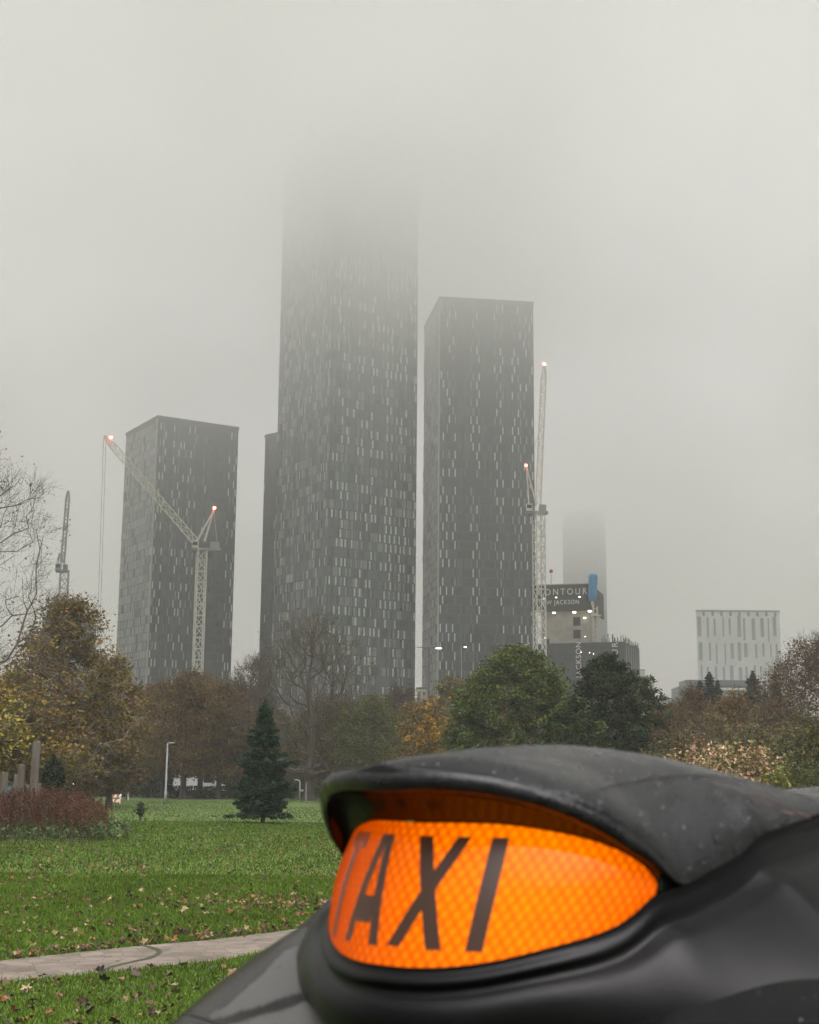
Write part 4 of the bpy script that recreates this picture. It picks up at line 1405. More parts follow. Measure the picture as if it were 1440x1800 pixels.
# B: bare tree reaching in from the left edge
D = 40; H = hgt(0, 800, D)
plant_tree('bare_tree', 'almost leafless tree reaching in at the left edge against the sky', -112, D,
           tree_meshes(24, H + .2, 3.1, 2.2, 'oval', 270, .17, 1200, .08, OLIVE + RUST, twigs=12, twl=.75, clr=.5, lobes=.2, twr=.0045, upsweep=.9, tone=.4, bark=twig_m))
D = 33
plant_tree('yellow_leaved_tree', 'low boughs of yellow leaves at the left edge above the posts', -52, D,
           tree_meshes(25, hgt(0, 1225, D), 1.25, hgt(0, 1330, D), 'ball', 90, .1, 1500, .095, [(.23, .18, .035), (.19, .155, .03), (.14, .125, .03)], twigs=5, twl=.35, clr=.3, lobes=.2, twr=.005))
# C: the brown row in the middle left
brown_src = [tree_meshes(30 + i, 8.0, 3.0, 1.7, 'oval', 300, .24, 19000, .17, BROWN + OLIVE[:1], twigs=4, twl=.6, clr=.62, lobes=.25, tone=.5) for i in range(3)]
row = [(262, 1213, 150, 'hazy brown tree with a low crown, left of the lamp post'), (287, 1208, 128, 'brown tree directly above the lamp post top'), (322, 1188, 122, 'tallest brown tree of the row, under the leaning crane mast'),
       (352, 1196, 130, 'brown tree just right of the crane mast foot'), (384, 1208, 124, 'brown tree whose trunk stands beside the parked vans'), (415, 1205, 136, 'brown tree partly hidden by the dark fir'), (236, 1240, 140, 'small brown tree behind the round sapling'),
       (445, 1222, 142, 'thin brown tree directly behind the dark fir')]
for i, (x, yt, D, lab) in enumerate(row):
    ms = brown_src[i % 3]; H = hgt(x, yt, D)
    plant_tree('brown_tree', lab, x, D, ms, rz=i * 1.3, sc=H / 8.2, sx=.86 if i else .8)
plant_tree('russet_tree', 'small russet tree low down left of the lamp post', 143, 92,
           tree_meshes(40, hgt(143, 1345, 92), 1.2, .5, 'ball', 70, .07, 2500, .15, RUST, twigs=3, twl=.4, clr=.4))
plant_tree('russet_tree', 'orange russet tree glowing between the ochre tree and the brown row', 222, 110,
           tree_meshes(41, hgt(222, 1255, 110), 1.3, 1.2, 'oval', 90, .08, 3200, .16, [(.17, .075, .035), (.13, .07, .03)], twigs=3, twl=.4, clr=.45))
# D: fine bare crown behind the fir
D = 125; H = hgt(440, 1165, D)
plant_tree('bare_tree', 'twiggy bare tree showing just above the dark fir on its left', 436, D,
           tree_meshes(42, H, 2.6, 2.5, 'fan', 240, .22, 1200, .14, BROWN, twigs=10, twl=.95, clr=.6, twr=.014, upsweep=1, bark=twig_m))
# F: the large sparse tree
D = 117; H = hgt(548, 1100, D)
plant_tree('sparse_tree', 'large spreading tree with bare upper twigs, right of the dark fir', 543, D,
           tree_meshes(43, H, 5.5, 2.3, 'oval', 400, .42, 2600, .16, OLGREEN + OLIVE, twigs=6, twl=1.3, clr=.85, twr=.010, upsweep=1.3, lobes=.2, tone=.5, bark=twig_m, shell=.55), rz=.4)
D = 121
plant_tree('leafy_tree', 'olive tree filling the lower boughs of the large spreading tree', 585, D,
           tree_meshes(44, hgt(585, 1232, D), 3.9, 1.5, 'dome', 330, .25, 15000, .17, OLGREEN + OLIVE, twigs=4, twl=.7, clr=.7, tone=.6))
plant_tree('leafy_tree', 'olive green tree between the spreading tree and the golden one', 655, 112,
           tree_meshes(45, hgt(655, 1235, 112), 3.2, .8, 'dome', 300, .22, 14000, .16, OLGREEN + GREEN[2:], twigs=3, twl=.6, clr=.65, tone=.6))
plant_tree('leafy_tree', 'low olive tree left of the large spreading trunk', 497, 132,
           tree_meshes(46, hgt(497, 1262, 132), 2.8, 1.9, 'dome', 240, .22, 10000, .17, OLGREEN + BROWN[:1], twigs=3, twl=.6, clr=.65, tone=.6))
plant_tree('bare_tree', 'hazy purplish brown tree in front of the foot of the tallest tower', 705, 165,
           tree_meshes(47, hgt(705, 1222, 165), 3.6, 2.0, 'dome', 330, .3, 9000, .20, [(.075, .05, .035), (.09, .06, .04)], twigs=9, twl=.8, clr=.75, twr=.016, tone=.4, bark=twig_m))
plant_tree('bare_tree', 'low hazy brown tree right of the purplish one', 757, 170,
           tree_meshes(48, hgt(757, 1250, 170), 2.8, 1.5, 'dome', 220, .25, 8000, .20, BROWN, twigs=6, twl=.8, clr=.7, twr=.016, tone=.4, bark=twig_m))
# G: golden tree
D = 92
plant_tree('golden_tree', 'golden yellow tree at the foot of the green dome, left side', 748, D,
           tree_meshes(49, hgt(748, 1240, D), 2.4, .6, 'dome', 240, .16, 10000, .15, GOLD + OLIVE[:2], twigs=4, twl=.6, clr=.5, tone=.6, hue_by_height=None))
plant_tree('leafy_tree', 'ochre green tree touching the left shoulder of the green dome', 795, 96,
           tree_meshes(50, hgt(795, 1205, 96), 1.9, .6, 'oval', 200, .16, 8000, .15, OLIVE + GREEN[2:], twigs=3, twl=.5, clr=.5, tone=.5))
plant_tree('golden_tree', 'small golden bush low down behind the sign hood', 752, 60,
           tree_meshes(51, hgt(752, 1272, 60), .9, .3, 'ball', 90, .06, 2600, .11, GOLD, twigs=3, twl=.3, clr=.3))
# I, J: the green masses
D = 78
plant_tree('dome_tree', 'broad green domed tree at the foot of the right tower', 908, D,
           tree_meshes(52, hgt(903, 1150, D), 4.1, .5, 'hemi', 720, .34, 60000, .15, GREEN, twigs=0, clr=.62, lobes=.06, tone=.75, shell=.28, flat=.9))
D = 70
plant_tree('dark_tree', 'dark bottle green tree right of the green dome', 1068, D,
           tree_meshes(53, hgt(1068, 1162, D), 1.95, .4, 'dome', 460, .26, 38000, .14, DARK, clr=.45, lobes=.18, tone=.7, shell=.34, flat=.9))
plant_tree('dark_tree', 'lower dark tree sloping down to the right of the bottle green one', 1128, 74,
           tree_meshes(54, hgt(1128, 1200, 74), 1.75, .4, 'dome', 330, .22, 22000, .13, DARK + GREEN[:1] + BROWN[1:2], clr=.42, lobes=.18, tone=.7, shell=.34, flat=.9))
plant_tree('dark_tree', 'dark green shrubby tree filling the gap under the two dark crowns', 1010, 66,
           tree_meshes(55, hgt(1010, 1235, 66), 1.7, .2, 'dome', 260, .2, 17000, .13, DARK + GREEN[:2], clr=.42, lobes=.15, tone=.7, shell=.4, flat=.9))
plant_tree('leafy_tree', 'green tree low in front of the left side of the green dome', 838, 82,
           tree_meshes(56, hgt(838, 1200, 82), 1.9, .3, 'dome', 260, .2, 17000, .13, GREEN, clr=.45, lobes=.15, tone=.7, shell=.4, flat=.9))
# K: right hand side
right = [(1186, 1248, 118, 'rusty brown tree at the right foot of the dark trees', BROWN + RUST[:1], 2.3), (1222, 1222, 112, 'tall rounded brown tree left of the blue green firs', BROWN, 1.9),
         (1292, 1224, 104, 'golden topped tree between the two firs', GOLD[1:2] + [(.15, .10, .03)] + BROWN[:1], 2.0), (1338, 1252, 120, 'hazy brown tree under the second fir', BROWN + OLIVE[:1], 2.4),
         (1258, 1268, 96, 'low brown green tree in front of the first fir', OLIVE + BROWN, 2.0), (1375, 1235, 110, 'brown tree left of the tall russet tree at the right edge', BROWN, 2.2)]
for i, (x, yt, D, lab, pal, R_) in enumerate(right):
    plant_tree('autumn_tree', lab, x, D, tree_meshes(60 + i, hgt(x, yt, D), R_, .8, 'oval' if i % 2 else 'dome', 260, .18, 11000, .16, pal, twigs=5, twl=.6, clr=.55, tone=.5, bark=twig_m))
D = 80
plant_tree('autumn_tree', 'tall russet brown tree at the right edge with feathery top twigs', 1452, D,
           tree_meshes(67, hgt(1440, 1142, D), 4.0, .8, 'oval', 560, .26, 17000, .14, [(.11, .058, .030), (.09, .055, .028), (.13, .07, .035), (.075, .055, .025)], twigs=8, twl=.8, clr=.6, lobes=.25, tone=.5, twr=.008, bark=twig_m), rz=.8)
plant_tree('leafy_tree', 'low olive tree in front of the russet one at the right edge', 1425, 52,
           tree_meshes(68, hgt(1425, 1272, 52), 1.7, .2, 'dome', 260, .12, 13000, .11, OLGREEN + GREEN[2:] + BROWN[:1], twigs=3, twl=.4, clr=.4, tone=.6))
plant_tree('leafy_tree', 'olive brown bushy tree behind the pinkish shrub', 1330, 56,
           tree_meshes(69, hgt(1330, 1290, 56), 1.9, .2, 'dome', 230, .1, 11000, .11, OLGREEN + OLIVE, twigs=4, twl=.45, clr=.4, tone=.6))
plant_tree('leafy_tree', 'olive bushy tree filling in below the rusty tree', 1215, 58,
           tree_meshes(70, hgt(1215, 1300, 58), 2.2, .2, 'dome', 230, .1, 10000, .11, OLGREEN + BROWN, twigs=4, twl=.45, clr=.4, tone=.6))


def fir_meshes(seed, H, R, z0, tiers, col, density=1.0, needle=.10, droop=.25, ragged=.15, lw=.45):
    rg = np.random.default_rng(seed)
    a, b_, r0, r1 = [[0, 0, 0]], [[0, 0, H * .97]], [H * .018], [.01]
    C = []; W = []
    for i in range(tiers):
        t = i / (tiers - 1); z = z0 + (H * .985 - z0) * t ** .95
        R_ = (R * (1 - t) ** .68 + .03) * (1 + ragged * rg.normal() * .6)
        n = int(5 + 9 * (1 - t))
        for j in range(n):
            th = 2 * math.pi * (j + rg.random() * .7) / n + i
            L = R_ * (.75 + .4 * rg.random()); up_ = .15 * L - droop * L * (1 - t)
            e = np.array([math.cos(th) * L, math.sin(th) * L, z + up_]); s_ = np.array([0, 0, z])
            a.append(s_); b_.append(e); r0.append(.012 + .012 * L); r1.append(.004)
            m_ = max(4, int(L * 34 * density)); q = rg.random(m_) ** .75
            side = np.array([-math.sin(th), math.cos(th), 0])
            wd = lw * L * (1 - q * .75) * .5
            pts = s_ + (e - s_) * q[:, None] + side * (rg.uniform(-1, 1, m_) * wd)[:, None]
            pts[:, 2] += .04 * rg.normal(size=m_) - .12 * np.abs(q) * 0
            C.append(pts); W.append(np.full(m_, rg.random()))
    C = np.concatenate(C); W = np.concatenate(W)
    V, F = tubes_np(np.array(a, float), np.array(b_, float), np.array(r0), np.array(r1), 6)
    wood = np_mesh('trunk', V, F, bark_m, True)
    V, F = leaves_np(rg, C, needle * 2.0, .45, flat=1.1)
    pal = np.array(col)
    cc = pal[rg.integers(0, len(pal), len(C))] * (.7 + .5 * W + .2 * rg.random(len(C)))[:, None]
    return wood, np_mesh('crown', V, F, leaf_m, col=cc)


D = 56
plant_tree('fir_tree', 'dark green conical fir standing alone on the lawn', 463, D, fir_meshes(80, hgt(463, 1226, D), 1.0, .42, 34, [(.016, .042, .018), (.022, .052, .020), (.012, .032, .016)], 5.0, .07, ragged=.5), group='firs')
FT = [(.020, .036, .030), (.026, .044, .034), (.018, .032, .026)]
for i, (x, yt, D, R_, lab) in enumerate(((1254, 1180, 150, 2.0, 'blue green fir standing left in front of the pale slab'), (1236, 1196, 152, 1.6, 'smaller left neighbour of the first blue green fir'), (1268, 1196, 154, 1.6, 'smaller right neighbour of the first blue green fir'),
                                    (1331, 1178, 146, 2.3, 'blue green fir right of the golden topped tree'), (1371, 1180, 150, 1.7, 'small fir between the pale slab and the russet tree'), (1312, 1222, 150, 1.8, 'lowest fir between the two tall ones'), (1352, 1215, 152, 1.7, 'low fir under the right corner of the slab'))):
    plant_tree('fir_tree', lab, x, D, fir_meshes(81 + i, hgt(x, yt, D), R_, 1.0, 40, FT, 2.0, .22, ragged=.25, lw=1.0), group='firs')
plant_tree('fir_tree', 'low dark fir bush behind the tall timber post', 92, 62, fir_meshes(90, hgt(92, 1328, 62), .95, .2, 16, DARK, 2.2, .09, ragged=.3), group='firs')

# sapling with a clipped head
plant_tree('sapling', 'tiny round headed sapling on a thin stem in the lawn', 248, 53,
           tree_meshes(91, hgt(246, 1412, 53), .17, hgt(246, 1437, 53), 'ball', 50, .035, 900, .055, DARK + GREEN[:1], clr=.10, shell=.6, tone=.4), group='saplings')

# upright stems and pink shrub, right
def shrub(name, label, x, D, ytop, wpx, n, lsize, pal, leafy=26, spread=.25, seed=1, z0=.15, stem=.006):
    rg = np.random.default_rng(seed); H = hgt(x, ytop, D); W_ = wpx / f * D / 2
    a = []; b_ = []; L = []; ci = []
    for i in range(n):
        bx, by = rg.uniform(-W_, W_), rg.uniform(-W_ * .6, W_ * .6)
        hh = H * (.80 + .20 * rg.random()) * (1 - .12 * (abs(bx) / W_) ** 2)
        p = np.array([bx * .7, by * .7, 0]); q = np.array([bx + rg.normal() * spread * .4, by + rg.normal() * spread * .4, hh])
        m_ = (p + q) / 2 + rg.normal(size=3) * .04
        a += [p, m_]; b_ += [m_, q]
        k = leafy; t = rg.random(k) ** .7
        pts = np.where(t[:, None] < .5, p + (m_ - p) * (t[:, None] * 2), m_ + (q - m_) * (t[:, None] * 2 - 1))
        L.append(pts + rg.normal(size=(k, 3)) * spread * .35); ci += [i] * k
    L = np.concatenate(L); ci = np.array(ci); ok = L[:, 2] > z0; L = L[ok]; ci = ci[ok]
    V, F = tubes_np(np.array(a), np.array(b_), np.full(len(a), stem), np.full(len(a), stem * .5), 4)
    wood = np_mesh('stems', V, F, twig_m)
    V, F = leaves_np(rg, L, lsize, .55, .3)
    palA = np.array(pal); pick = np.clip((rg.random(n) * len(palA)).astype(int), 0, len(palA) - 1)
    hsel = np.clip(L[:, 2] / H, 0, 1)
    pk = np.where(rg.random(len(L)) < .5, rg.integers(0, len(palA), len(L)), pick[ci])
    cr = np_mesh('leaves', V, F, leaf_m, col=palA[pk] * (.75 + .5 * rg.random(len(L)))[:, None])
    X = D * az(x, 1400); root = empty(name, (X, D, 0)); tag(root, label, 'shrub', 'shrubs on the right')
    link('stems', wood, root, True); link('leaves', cr, root, True)


PINK = [(.36, .23, .14), (.31, .18, .11), (.42, .33, .20), (.20, .17, .07), (.15, .14, .05)]
shrub('pink_shrub', 'pinkish cream leaved shrub peeping over the sign, right hand clump', 1305, 25, 1300, 150, 80, .075, PINK, 90, .16, 3)
shrub('pink_shrub', 'pinkish shrub clump left of the larger one, just above the sign', 1228, 26, 1296, 90, 50, .070, PINK[1:], 80, .16, 4)
shrub('green_shrub', 'yellow green shrub at the right end of the pink ones', 1370, 24, 1330, 46, 30, .075, [(.14, .16, .03), (.10, .13, .025), (.18, .17, .04)], 50, .13, 5)
shrub('green_shrub', 'sprig of cream green leaves just above the crest of the sign', 1172, 27, 1300, 45, 14, .045, [(.26, .25, .14), (.2, .2, .1)], 30, .12, 6)
shrub('upright_shrub', 'thin upright green stems rising behind the pink shrub', 1290, 45, 1240, 210, 46, .07, OLGREEN + OLIVE, 40, .18, 7, stem=.014)
shrub('ivy_hedge', 'dark ivy green hedge behind the right end of the sign', 1420, 36, 1335, 170, 90, .07, GREEN + OLGREEN, 90, .25, 8)
shrub('ivy_hedge', 'dark hedge stretch behind the yellow green shrub', 1330, 40, 1345, 150, 80, .07, GREEN + OLGREEN, 90, .25, 9)

# far belt of trees behind, individually placed copies of three crowns
belt_src = [tree_meshes(100 + i, 9.0, 3.8, .6, 'dome', 260, .3, 9000, .26, p, twigs=3, twl=.9, clr=.9, tone=.5) for i, p in enumerate((BROWN, OLIVE + BROWN, OLGREEN + BROWN[:1]))]
names = ['brown', 'ochre brown', 'olive brown']
rs = random.Random(11); k = 0
for D0, x0, x1, st, yt in ((185, -40, 1500, 44, 1262), (158, 0, 470, 52, 1300), (158, 560, 800, 60, 1290)):
    x = x0
    while x < x1:
        i = k % 3; yy = yt + rs.uniform(-10, 14); D = D0 + rs.uniform(-8, 8)
        H = hgt(x, yy, D); col = x
        o = plant_tree('background_tree', 'hazy %s tree in the belt closing the park behind the nearer trees' % names[i], x, D, belt_src[i], group='hazy %s trees of the far belt' % names[i], rz=k * 2.1, sc=H / 9.2, sx=1.15)
        x += st * rs.uniform(.8, 1.2); k += 1

# dark hedge closing the view under the crowns
b = MB()
rg = np.random.default_rng(5)
hx0, hx1 = 150 * az(-60, 1400), 150 * az(1500, 1400)
n = 26000
C = np.stack([rg.uniform(hx0, hx1, n), 150 + rg.normal(size=n) * .8, 2.0 * rg.random(n) ** .8], -1)
V, F = leaves_np(rg, C, .3, .7, .4)
pal = np.array(DARK + OLGREEN)
tag(link('hedge', np_mesh('hedge', V, F, leaf_m, col=pal[rg.integers(0, len(pal), n)] * .9)), 'long dark clipped hedge under the far trees beyond the road', 'hedge')

n = 15000
C = np.stack([rg.uniform(129 * az(-60, 1400), 129 * az(900, 1400), n), 129 + rg.normal(size=n) * .35, 1.05 * rg.random(n) ** .8], -1)
V, F = leaves_np(rg, C, .2, .7, .4)
tag(link('hedge', np_mesh('hedge', V, F, leaf_m, col=pal[rg.integers(0, len(pal), n)] * .9)), 'low hedge running between the tree trunks in front of the vans', 'hedge')

# ================================================================== SMALL THINGS IN THE PARK
road_m = mat('wet asphalt', (.05, .05, .052), .5, (.065, .065, .066), scale=.3)
p0 = 138 * az(-80, 1400); p1 = 138 * az(1500, 1400)
b = MB(); b.quad((p0, 134, .05), (p1, 134, .05), (p1, 141, .05), (p0, 141, .05))
tag(b.build('road', road_m), 'asphalt road running behind the trees', 'road', kind='structure')

timber = mat('weathered timber', (.085, .072, .055), .9, (.13, .112, .088), scale=6, stretch=(1, 1, .12), bump=.5)
for i, (x, yt, wpx, D, lab) in enumerate(((3, 1358, 14, 43, 'weathered timber post cut off by the left edge of the photo'), (33, 1344, 13, 44, 'middle weathered timber post beside the blue grey panel'), (25, 1361, 9, 48, 'shorter timber post behind the middle one'),
                                    (57, 1303, 15, 44, 'tallest weathered timber post, rising over the red dock plants'), (66, 1378, 6, 47, 'short thin post right behind the tallest one'), (46, 1380, 6, 48, 'short thin post between the middle and tallest ones'))):
    X = D * az(x, 1400); H = hgt(x, yt, D); r = wpx / f * D / 2
    root = empty('timber_post', (X, D, 0), .2 * i); tag(root, lab, 'post', 'weathered timber posts')
    q = MB(); q.tube([(0, 0, 0), (.02, 0, H * .5), (.04, 0, H - .05), (.04, 0, H)], [r * 1.05, r, r * .96, r * .85], 9)
    link('shaft', q.mesh('shaft', timber), root, True)
    q = MB(); q.tube([(.04, 0, H + .002), (.04, 0, H + .012)], [r * .7, r * .65], 9); link('cut_end', q.mesh('cut_end', mat('cut timber end', (.16, .14, .11), .9)), root, True)
D = 50; X0 = D * az(12, 1400); X1 = D * az(26, 1400)
root = empty('garden_shed', (X0, D, 0)); tag(root, 'blue grey boarded shed between the timber posts', 'shed')
hz = hgt(18, 1378, D)
q = MB()
for k in range(3):
    w3 = (X1 - X0) / 3; q.box(w3 * k + .005, w3 * (k + 1) - .005, 0, .9, 0, hz)
link('wall', q.mesh('wall', mat('blue grey boards', (.085, .11, .135), .7, (.11, .14, .165), scale=2)), root, True)
q = MB(); q.box(-.06, X1 - X0 + .06, -.06, .96, hz + .002, hz + .06); link('roof', q.mesh('roof', metal_trim), root, True)

# lamp post
galv = mat('galvanised steel', (.17, .175, .17), .6, (.22, .225, .22), scale=3)


def lamp_post(label, x, D, ytop, arm=1, lit=False, twin=False, r=.055, name='street_lamp'):
    X = D * az(x, 1400); H = hgt(x, ytop, D)
    root = empty(name, (X, D, 0)); tag(root, label, 'street lamp', 'street lamps')
    q = MB(); q.tube([(0, 0, 0), (0, 0, .8), (0, 0, .85), (0, 0, H)], [r * 1.5, r * 1.5, r, r * .7], 8); link('pole', q.mesh('pole', galv if not twin else metal_trim, True), root, True)
    for s_ in ((-1, 1) if twin else (1,)):
        q = MB(); L = .35 * arm; q.tube([(0, 0, H), (s_ * L * .6, 0, H + .04)], r * .6, 6); q.hexa([(s_ * L * .5, -.1, H), (s_ * L * 1.5, -.1, H + .02), (s_ * L * 1.5, .1, H + .02), (s_ * L * .5, .1, H), (s_ * L * .55, -.07, H + .1), (s_ * L * 1.4, -.07, H + .09), (s_ * L * 1.4, .07, H + .09), (s_ * L * .55, .07, H + .1)])
        h = link('lamp_head', q.mesh('lamp_head', galv if not twin else metal_trim), root, True)
        if lit and s_ == 1:
            q = MB(); q.box(L * .8, L * 1.45, -.1, .1, H - .08, H - .004); o = link('lamp_glass', q.mesh('lamp_glass', lamp_on), h, True)
    return root


lamp_post('plain grey lamp post on the lawn in front of the brown trees', 291, 98, 1307, arm=.9, r=.075)
lamp_post('tall twin headed lamp mast between the tallest tower and its right neighbour', 753, 190, 1139, arm=3.2, lit=True, twin=True, r=.10)
lamp_post('lit lamp peeping over the tree left of the green dome', 811, 185, 1137, arm=1.2, lit=True, r=.06)
lamp_post('small lit lamp low between the fir bush and the russet tree', 121, 120, 1377, arm=.6, lit=True, r=.04)

white_pt = mat('white road paint', (.7, .7, .68), .5)


def pole_thing(name, label, x, D, ybase_h, cat, m_, r=.05, top=None):
    X = D * az(x, 1400); root = empty(name, (X, D, 0)); tag(root, label, cat)
    q = MB(); q.tube([(0, 0, 0), (0, 0, ybase_h * .93), (0, 0, ybase_h)], [r, r, r * .6], 8); link('post', q.mesh('post', m_), root, True)
    q = MB(); q.tube([(0, 0, ybase_h * .72), (0, 0, ybase_h * .84)], r * 1.06, 8); link('band', q.mesh('band', galv), root, True)


pole_thing('marker_post', 'thin white marker post at the edge of the trees, left of the lamp post', 225, 112, hgt(225, 1392, 112), 'post', white_pt, .07)
pole_thing('marker_post', 'thin pale post beside the large spreading trunk', 538, 114, hgt(538, 1375, 114), 'post', galv, .05)
D = 118; X = D * az(527, 1400); H = hgt(524, 1371, D)
root = empty('bent_pole', (X, D, 0)); tag(root, 'white pole bent over at the top, seen right of the dark fir', 'pole')
q = MB(); q.tube([(0, 0, 0), (0, 0, H - .25), (-.05, 0, H - .08), (-.2, 0, H), (-.45, 0, H)], .055, 8); link('pipe', q.mesh('pipe', white_pt, True), root, True)
q = MB(); q.box(.05, .3, -.05, .05, H * .45, H * .45 + .16); link('bracket', q.mesh('bracket', white_pt), root, True)

# road works barrier
D = 96; X = D * az(187, 1400); wd = 25 / f * D
root = empty('road_barrier', (X, D, 0)); tag(root, 'low red and white road works barrier at the edge of the lawn', 'barrier')
redp = mat('orange red reflective', (.50, .12, .06), .5); whp = mat('white reflective', (.7, .66, .6), .5)
for r_, z in enumerate((.12, .42)):
    for k in range(6):
        q = MB(); q.hexa([(wd * k / 6, 0, z), (wd * (k + 1) / 6, 0, z), (wd * (k + 1) / 6, .04, z), (wd * k / 6, .04, z), (wd * k / 6 + .08, 0, z + .2), (wd * (k + 1) / 6 + .08, 0, z + .2), (wd * (k + 1) / 6 + .08, .04, z + .2), (wd * k / 6 + .08, .04, z + .2)])
        link('stripe', q.mesh('stripe', redp if (k + r_) % 2 else whp), root, True)
for x_ in (.06, wd - .04):
    q = MB(); q.bar((x_, -.15, 0), (x_, .02, .66), .05); q.bar((x_, .22, 0), (x_, .04, .66), .05); link('leg', q.mesh('leg', whp), root, True)

# vans
van_white = mat('white van paint', (.62, .64, .65), .35)


def van(label, x, D, flip=1):
    X = D * az(x, 1400); root = empty('parked_van', (X, D, .05)); tag(root, label, 'van', 'white vans parked behind the trees')
    prof = [(-2.5, .45), (-2.52, 1.0), (-2.45, 2.05), (-2.3, 2.2), (1.1, 2.2), (1.35, 2.1), (1.9, 1.25), (2.55, 1.0), (2.65, .5)]
    n = len(prof); V = [(x_ * flip, y_, z_) for y_ in (-.92, .92) for x_, z_ in prof]
    me = bpy.data.meshes.new('body'); me.from_pydata(V, [], [tuple(range(n)), tuple(range(2 * n - 1, n - 1, -1))] + [(i, n + i, n + (i + 1) % n, (i + 1) % n) for i in range(n)])
    me.materials.append(van_white); link('body', me, root, True)
    q = MB(); q.hexa([(.55 * flip, -.935, 1.25), (1.72 * flip, -.935, 1.25), (1.72 * flip, -.925, 1.25), (.55 * flip, -.925, 1.25), (.55 * flip, -.935, 1.95), (1.32 * flip, -.935, 1.95), (1.32 * flip, -.925, 1.95), (.55 * flip, -.925, 1.95)])
    link('side_window', q.mesh('side_window', win_dark), root, True)
    for xx in (-1.6, 1.65):
        w_ = MB(); w_.tube([(xx * flip, -.95, .34), (xx * flip, -.72, .34)], .34, 16); wh = link('wheel', w_.mesh('wheel', mat('van tyre', (.015, .015, .015), .8), True), root, True)
        w_ = MB(); w_.tube([(xx * flip, -.965, .34), (xx * flip, -.952, .34)], .19, 12); link('rim', w_.mesh('rim', galv), wh, True)


van('white van seen between the trunks just right of the lamp post', 350, 146)
van('white van farther left behind the trunks, mostly its roof showing', 296, 152, -1)

# ------------------------------------------------------------------ red dock and weeds
rg = np.random.default_rng(9)
n = 620
xs = rg.uniform(-25, 185, n) + rg.normal(size=n) * 6; Ds = 43 + rg.normal(size=n) * 2.0 + rg.uniform(-2, 3, n)
base = np.stack([Ds * np.array([az(x, 1400) for x in xs]), Ds, 0 * Ds], -1)
hh = (.95 + .42 * rg.random(n)) * np.clip(1.25 - np.abs(xs - 70) / 230, .5, 1.05)
tip = base + np.stack([rg.normal(size=n) * .09, rg.normal(size=n) * .09, hh], -1)
V1, F1 = tubes_np(base, tip, np.full(n, .008), np.full(n, .004), 3)
m1 = len(F1); k = 40
t = .45 + .55 * rg.random((n, k)); C = (base[:, None] + (tip - base)[:, None] * t[..., None]).reshape(-1, 3) + rg.normal(size=(n * k, 3)) * .022
V2, F2 = leaves_np(rg, C, .05, .6)
cols = np.array([(.085, .028, .018), (.065, .023, .017), (.11, .048, .026), (.085, .058, .026)])
pc = cols[np.repeat(rg.integers(0, 4, n), k)] * (.7 + .6 * rg.random(n * k))[:, None]
col = np.concatenate([np.tile([.07, .04, .02], (m1, 1)), pc])
tag(link('dock_plants', np_mesh('dock_plants', np.concatenate([V1, V2]), np.concatenate([F1, F2 + len(V1)]), leaf_m, col=col)),
    'tall stand of dark red seeding dock plants at the left', 'plants', kind='stuff')
n = 5200
xs = rg.uniform(-30, 232, n); Ds = 41.0 + rg.normal(size=n) * 1.5 + rg.uniform(0, 3.5, n)
keepw = (xs < 200) | (rg.random(n) < .5); xs, Ds = xs[keepw], Ds[keepw]; n = len(xs)
C = np.stack([Ds * np.array([az(x, 1400) for x in xs]), Ds, .32 * rg.random(n) ** 1.3 + .02 + .25 * rg.random(n) * (xs > 150)], -1)
V, F = leaves_np(rg, C, .13, .45, .2)
pal = np.array([(.055, .095, .025), (.075, .115, .04), (.045, .07, .02), (.09, .10, .04)])
tag(link('weeds', np_mesh('weeds', V, F, leaf_m, col=pal[rg.integers(0, 4, n)] * (.7 + .6 * rg.random(n))[:, None])),
    'broad leaved green weeds round the foot of the red dock', 'weeds', kind='stuff')

# ------------------------------------------------------------------ grass blades
rg = np.random.default_rng(15)


def in_view(n, D0, D1, p):
    Ds = D0 + (D1 - D0) * rg.random(n) ** p
    x0 = Ds * az(-160, 1500); x1 = Ds * az(860, 1500)
    return np.stack([x0 + (x1 - x0) * rg.random(n), Ds, 0 * Ds], -1)


def on_path(B, grow=0.0):
    y_up = np.interp(B[:, 0], pu[:, 0], pu[:, 1]); y_lo = np.interp(B[:, 0], pl[:, 0], pl[:, 1])
    return (B[:, 1] < y_up - grow) & (B[:, 1] > y_lo + grow)


def ground_h(B):
    return 0.03 * np.sin(B[:, 0] * .33 + 1) * np.sin(B[:, 1] * .21) * np.clip((B[:, 1] - 22) / 15, 0, 1) * np.exp(-np.maximum(B[:, 1] - 90, 0) / 50)


Bs = np.concatenate([in_view(150000, 9.3, 26, 1.0), in_view(95000, 15, 58, 1.0), in_view(25000, 50, 112, 1.0)])
Bs = Bs[~on_path(Bs, .03)]
n = len(Bs); Bs[:, 2] = ground_h(Bs)
dd = Bs[:, 1]
hh = (.018 + .034 * rg.random(n)) * (1 + .25 * np.clip((dd - 14) / 16, 0, 1))
wd = (.0045 + .0045 * rg.random(n)) * np.clip(dd / 13, 1, 5.5)
th = rg.random(n) * 2 * np.pi; side = np.stack([np.cos(th), np.sin(th), 0 * th], -1)
leanv = rg.normal(size=(n, 3)) * .55; leanv[:, 2] = 0
mid = Bs + leanv * hh[:, None] * .35 + np.array([0, 0, .6]) * hh[:, None]
tipg = Bs + leanv * hh[:, None] + np.array([0, 0, 1.0]) * hh[:, None]
V = np.stack([Bs - side * wd[:, None], Bs + side * wd[:, None], mid + side * wd[:, None] * .7, tipg, mid - side * wd[:, None] * .7], 1)
V = V[:, [0, 1, 2, 4, 3]]
F = []
b0_ = (np.arange(n) * 5)[:, None]
F = np.concatenate([b0_ + np.array([[0, 1, 2, 3]]), b0_ + np.array([[3, 2, 4, 4]])])
F = F[:n]    # lower quads
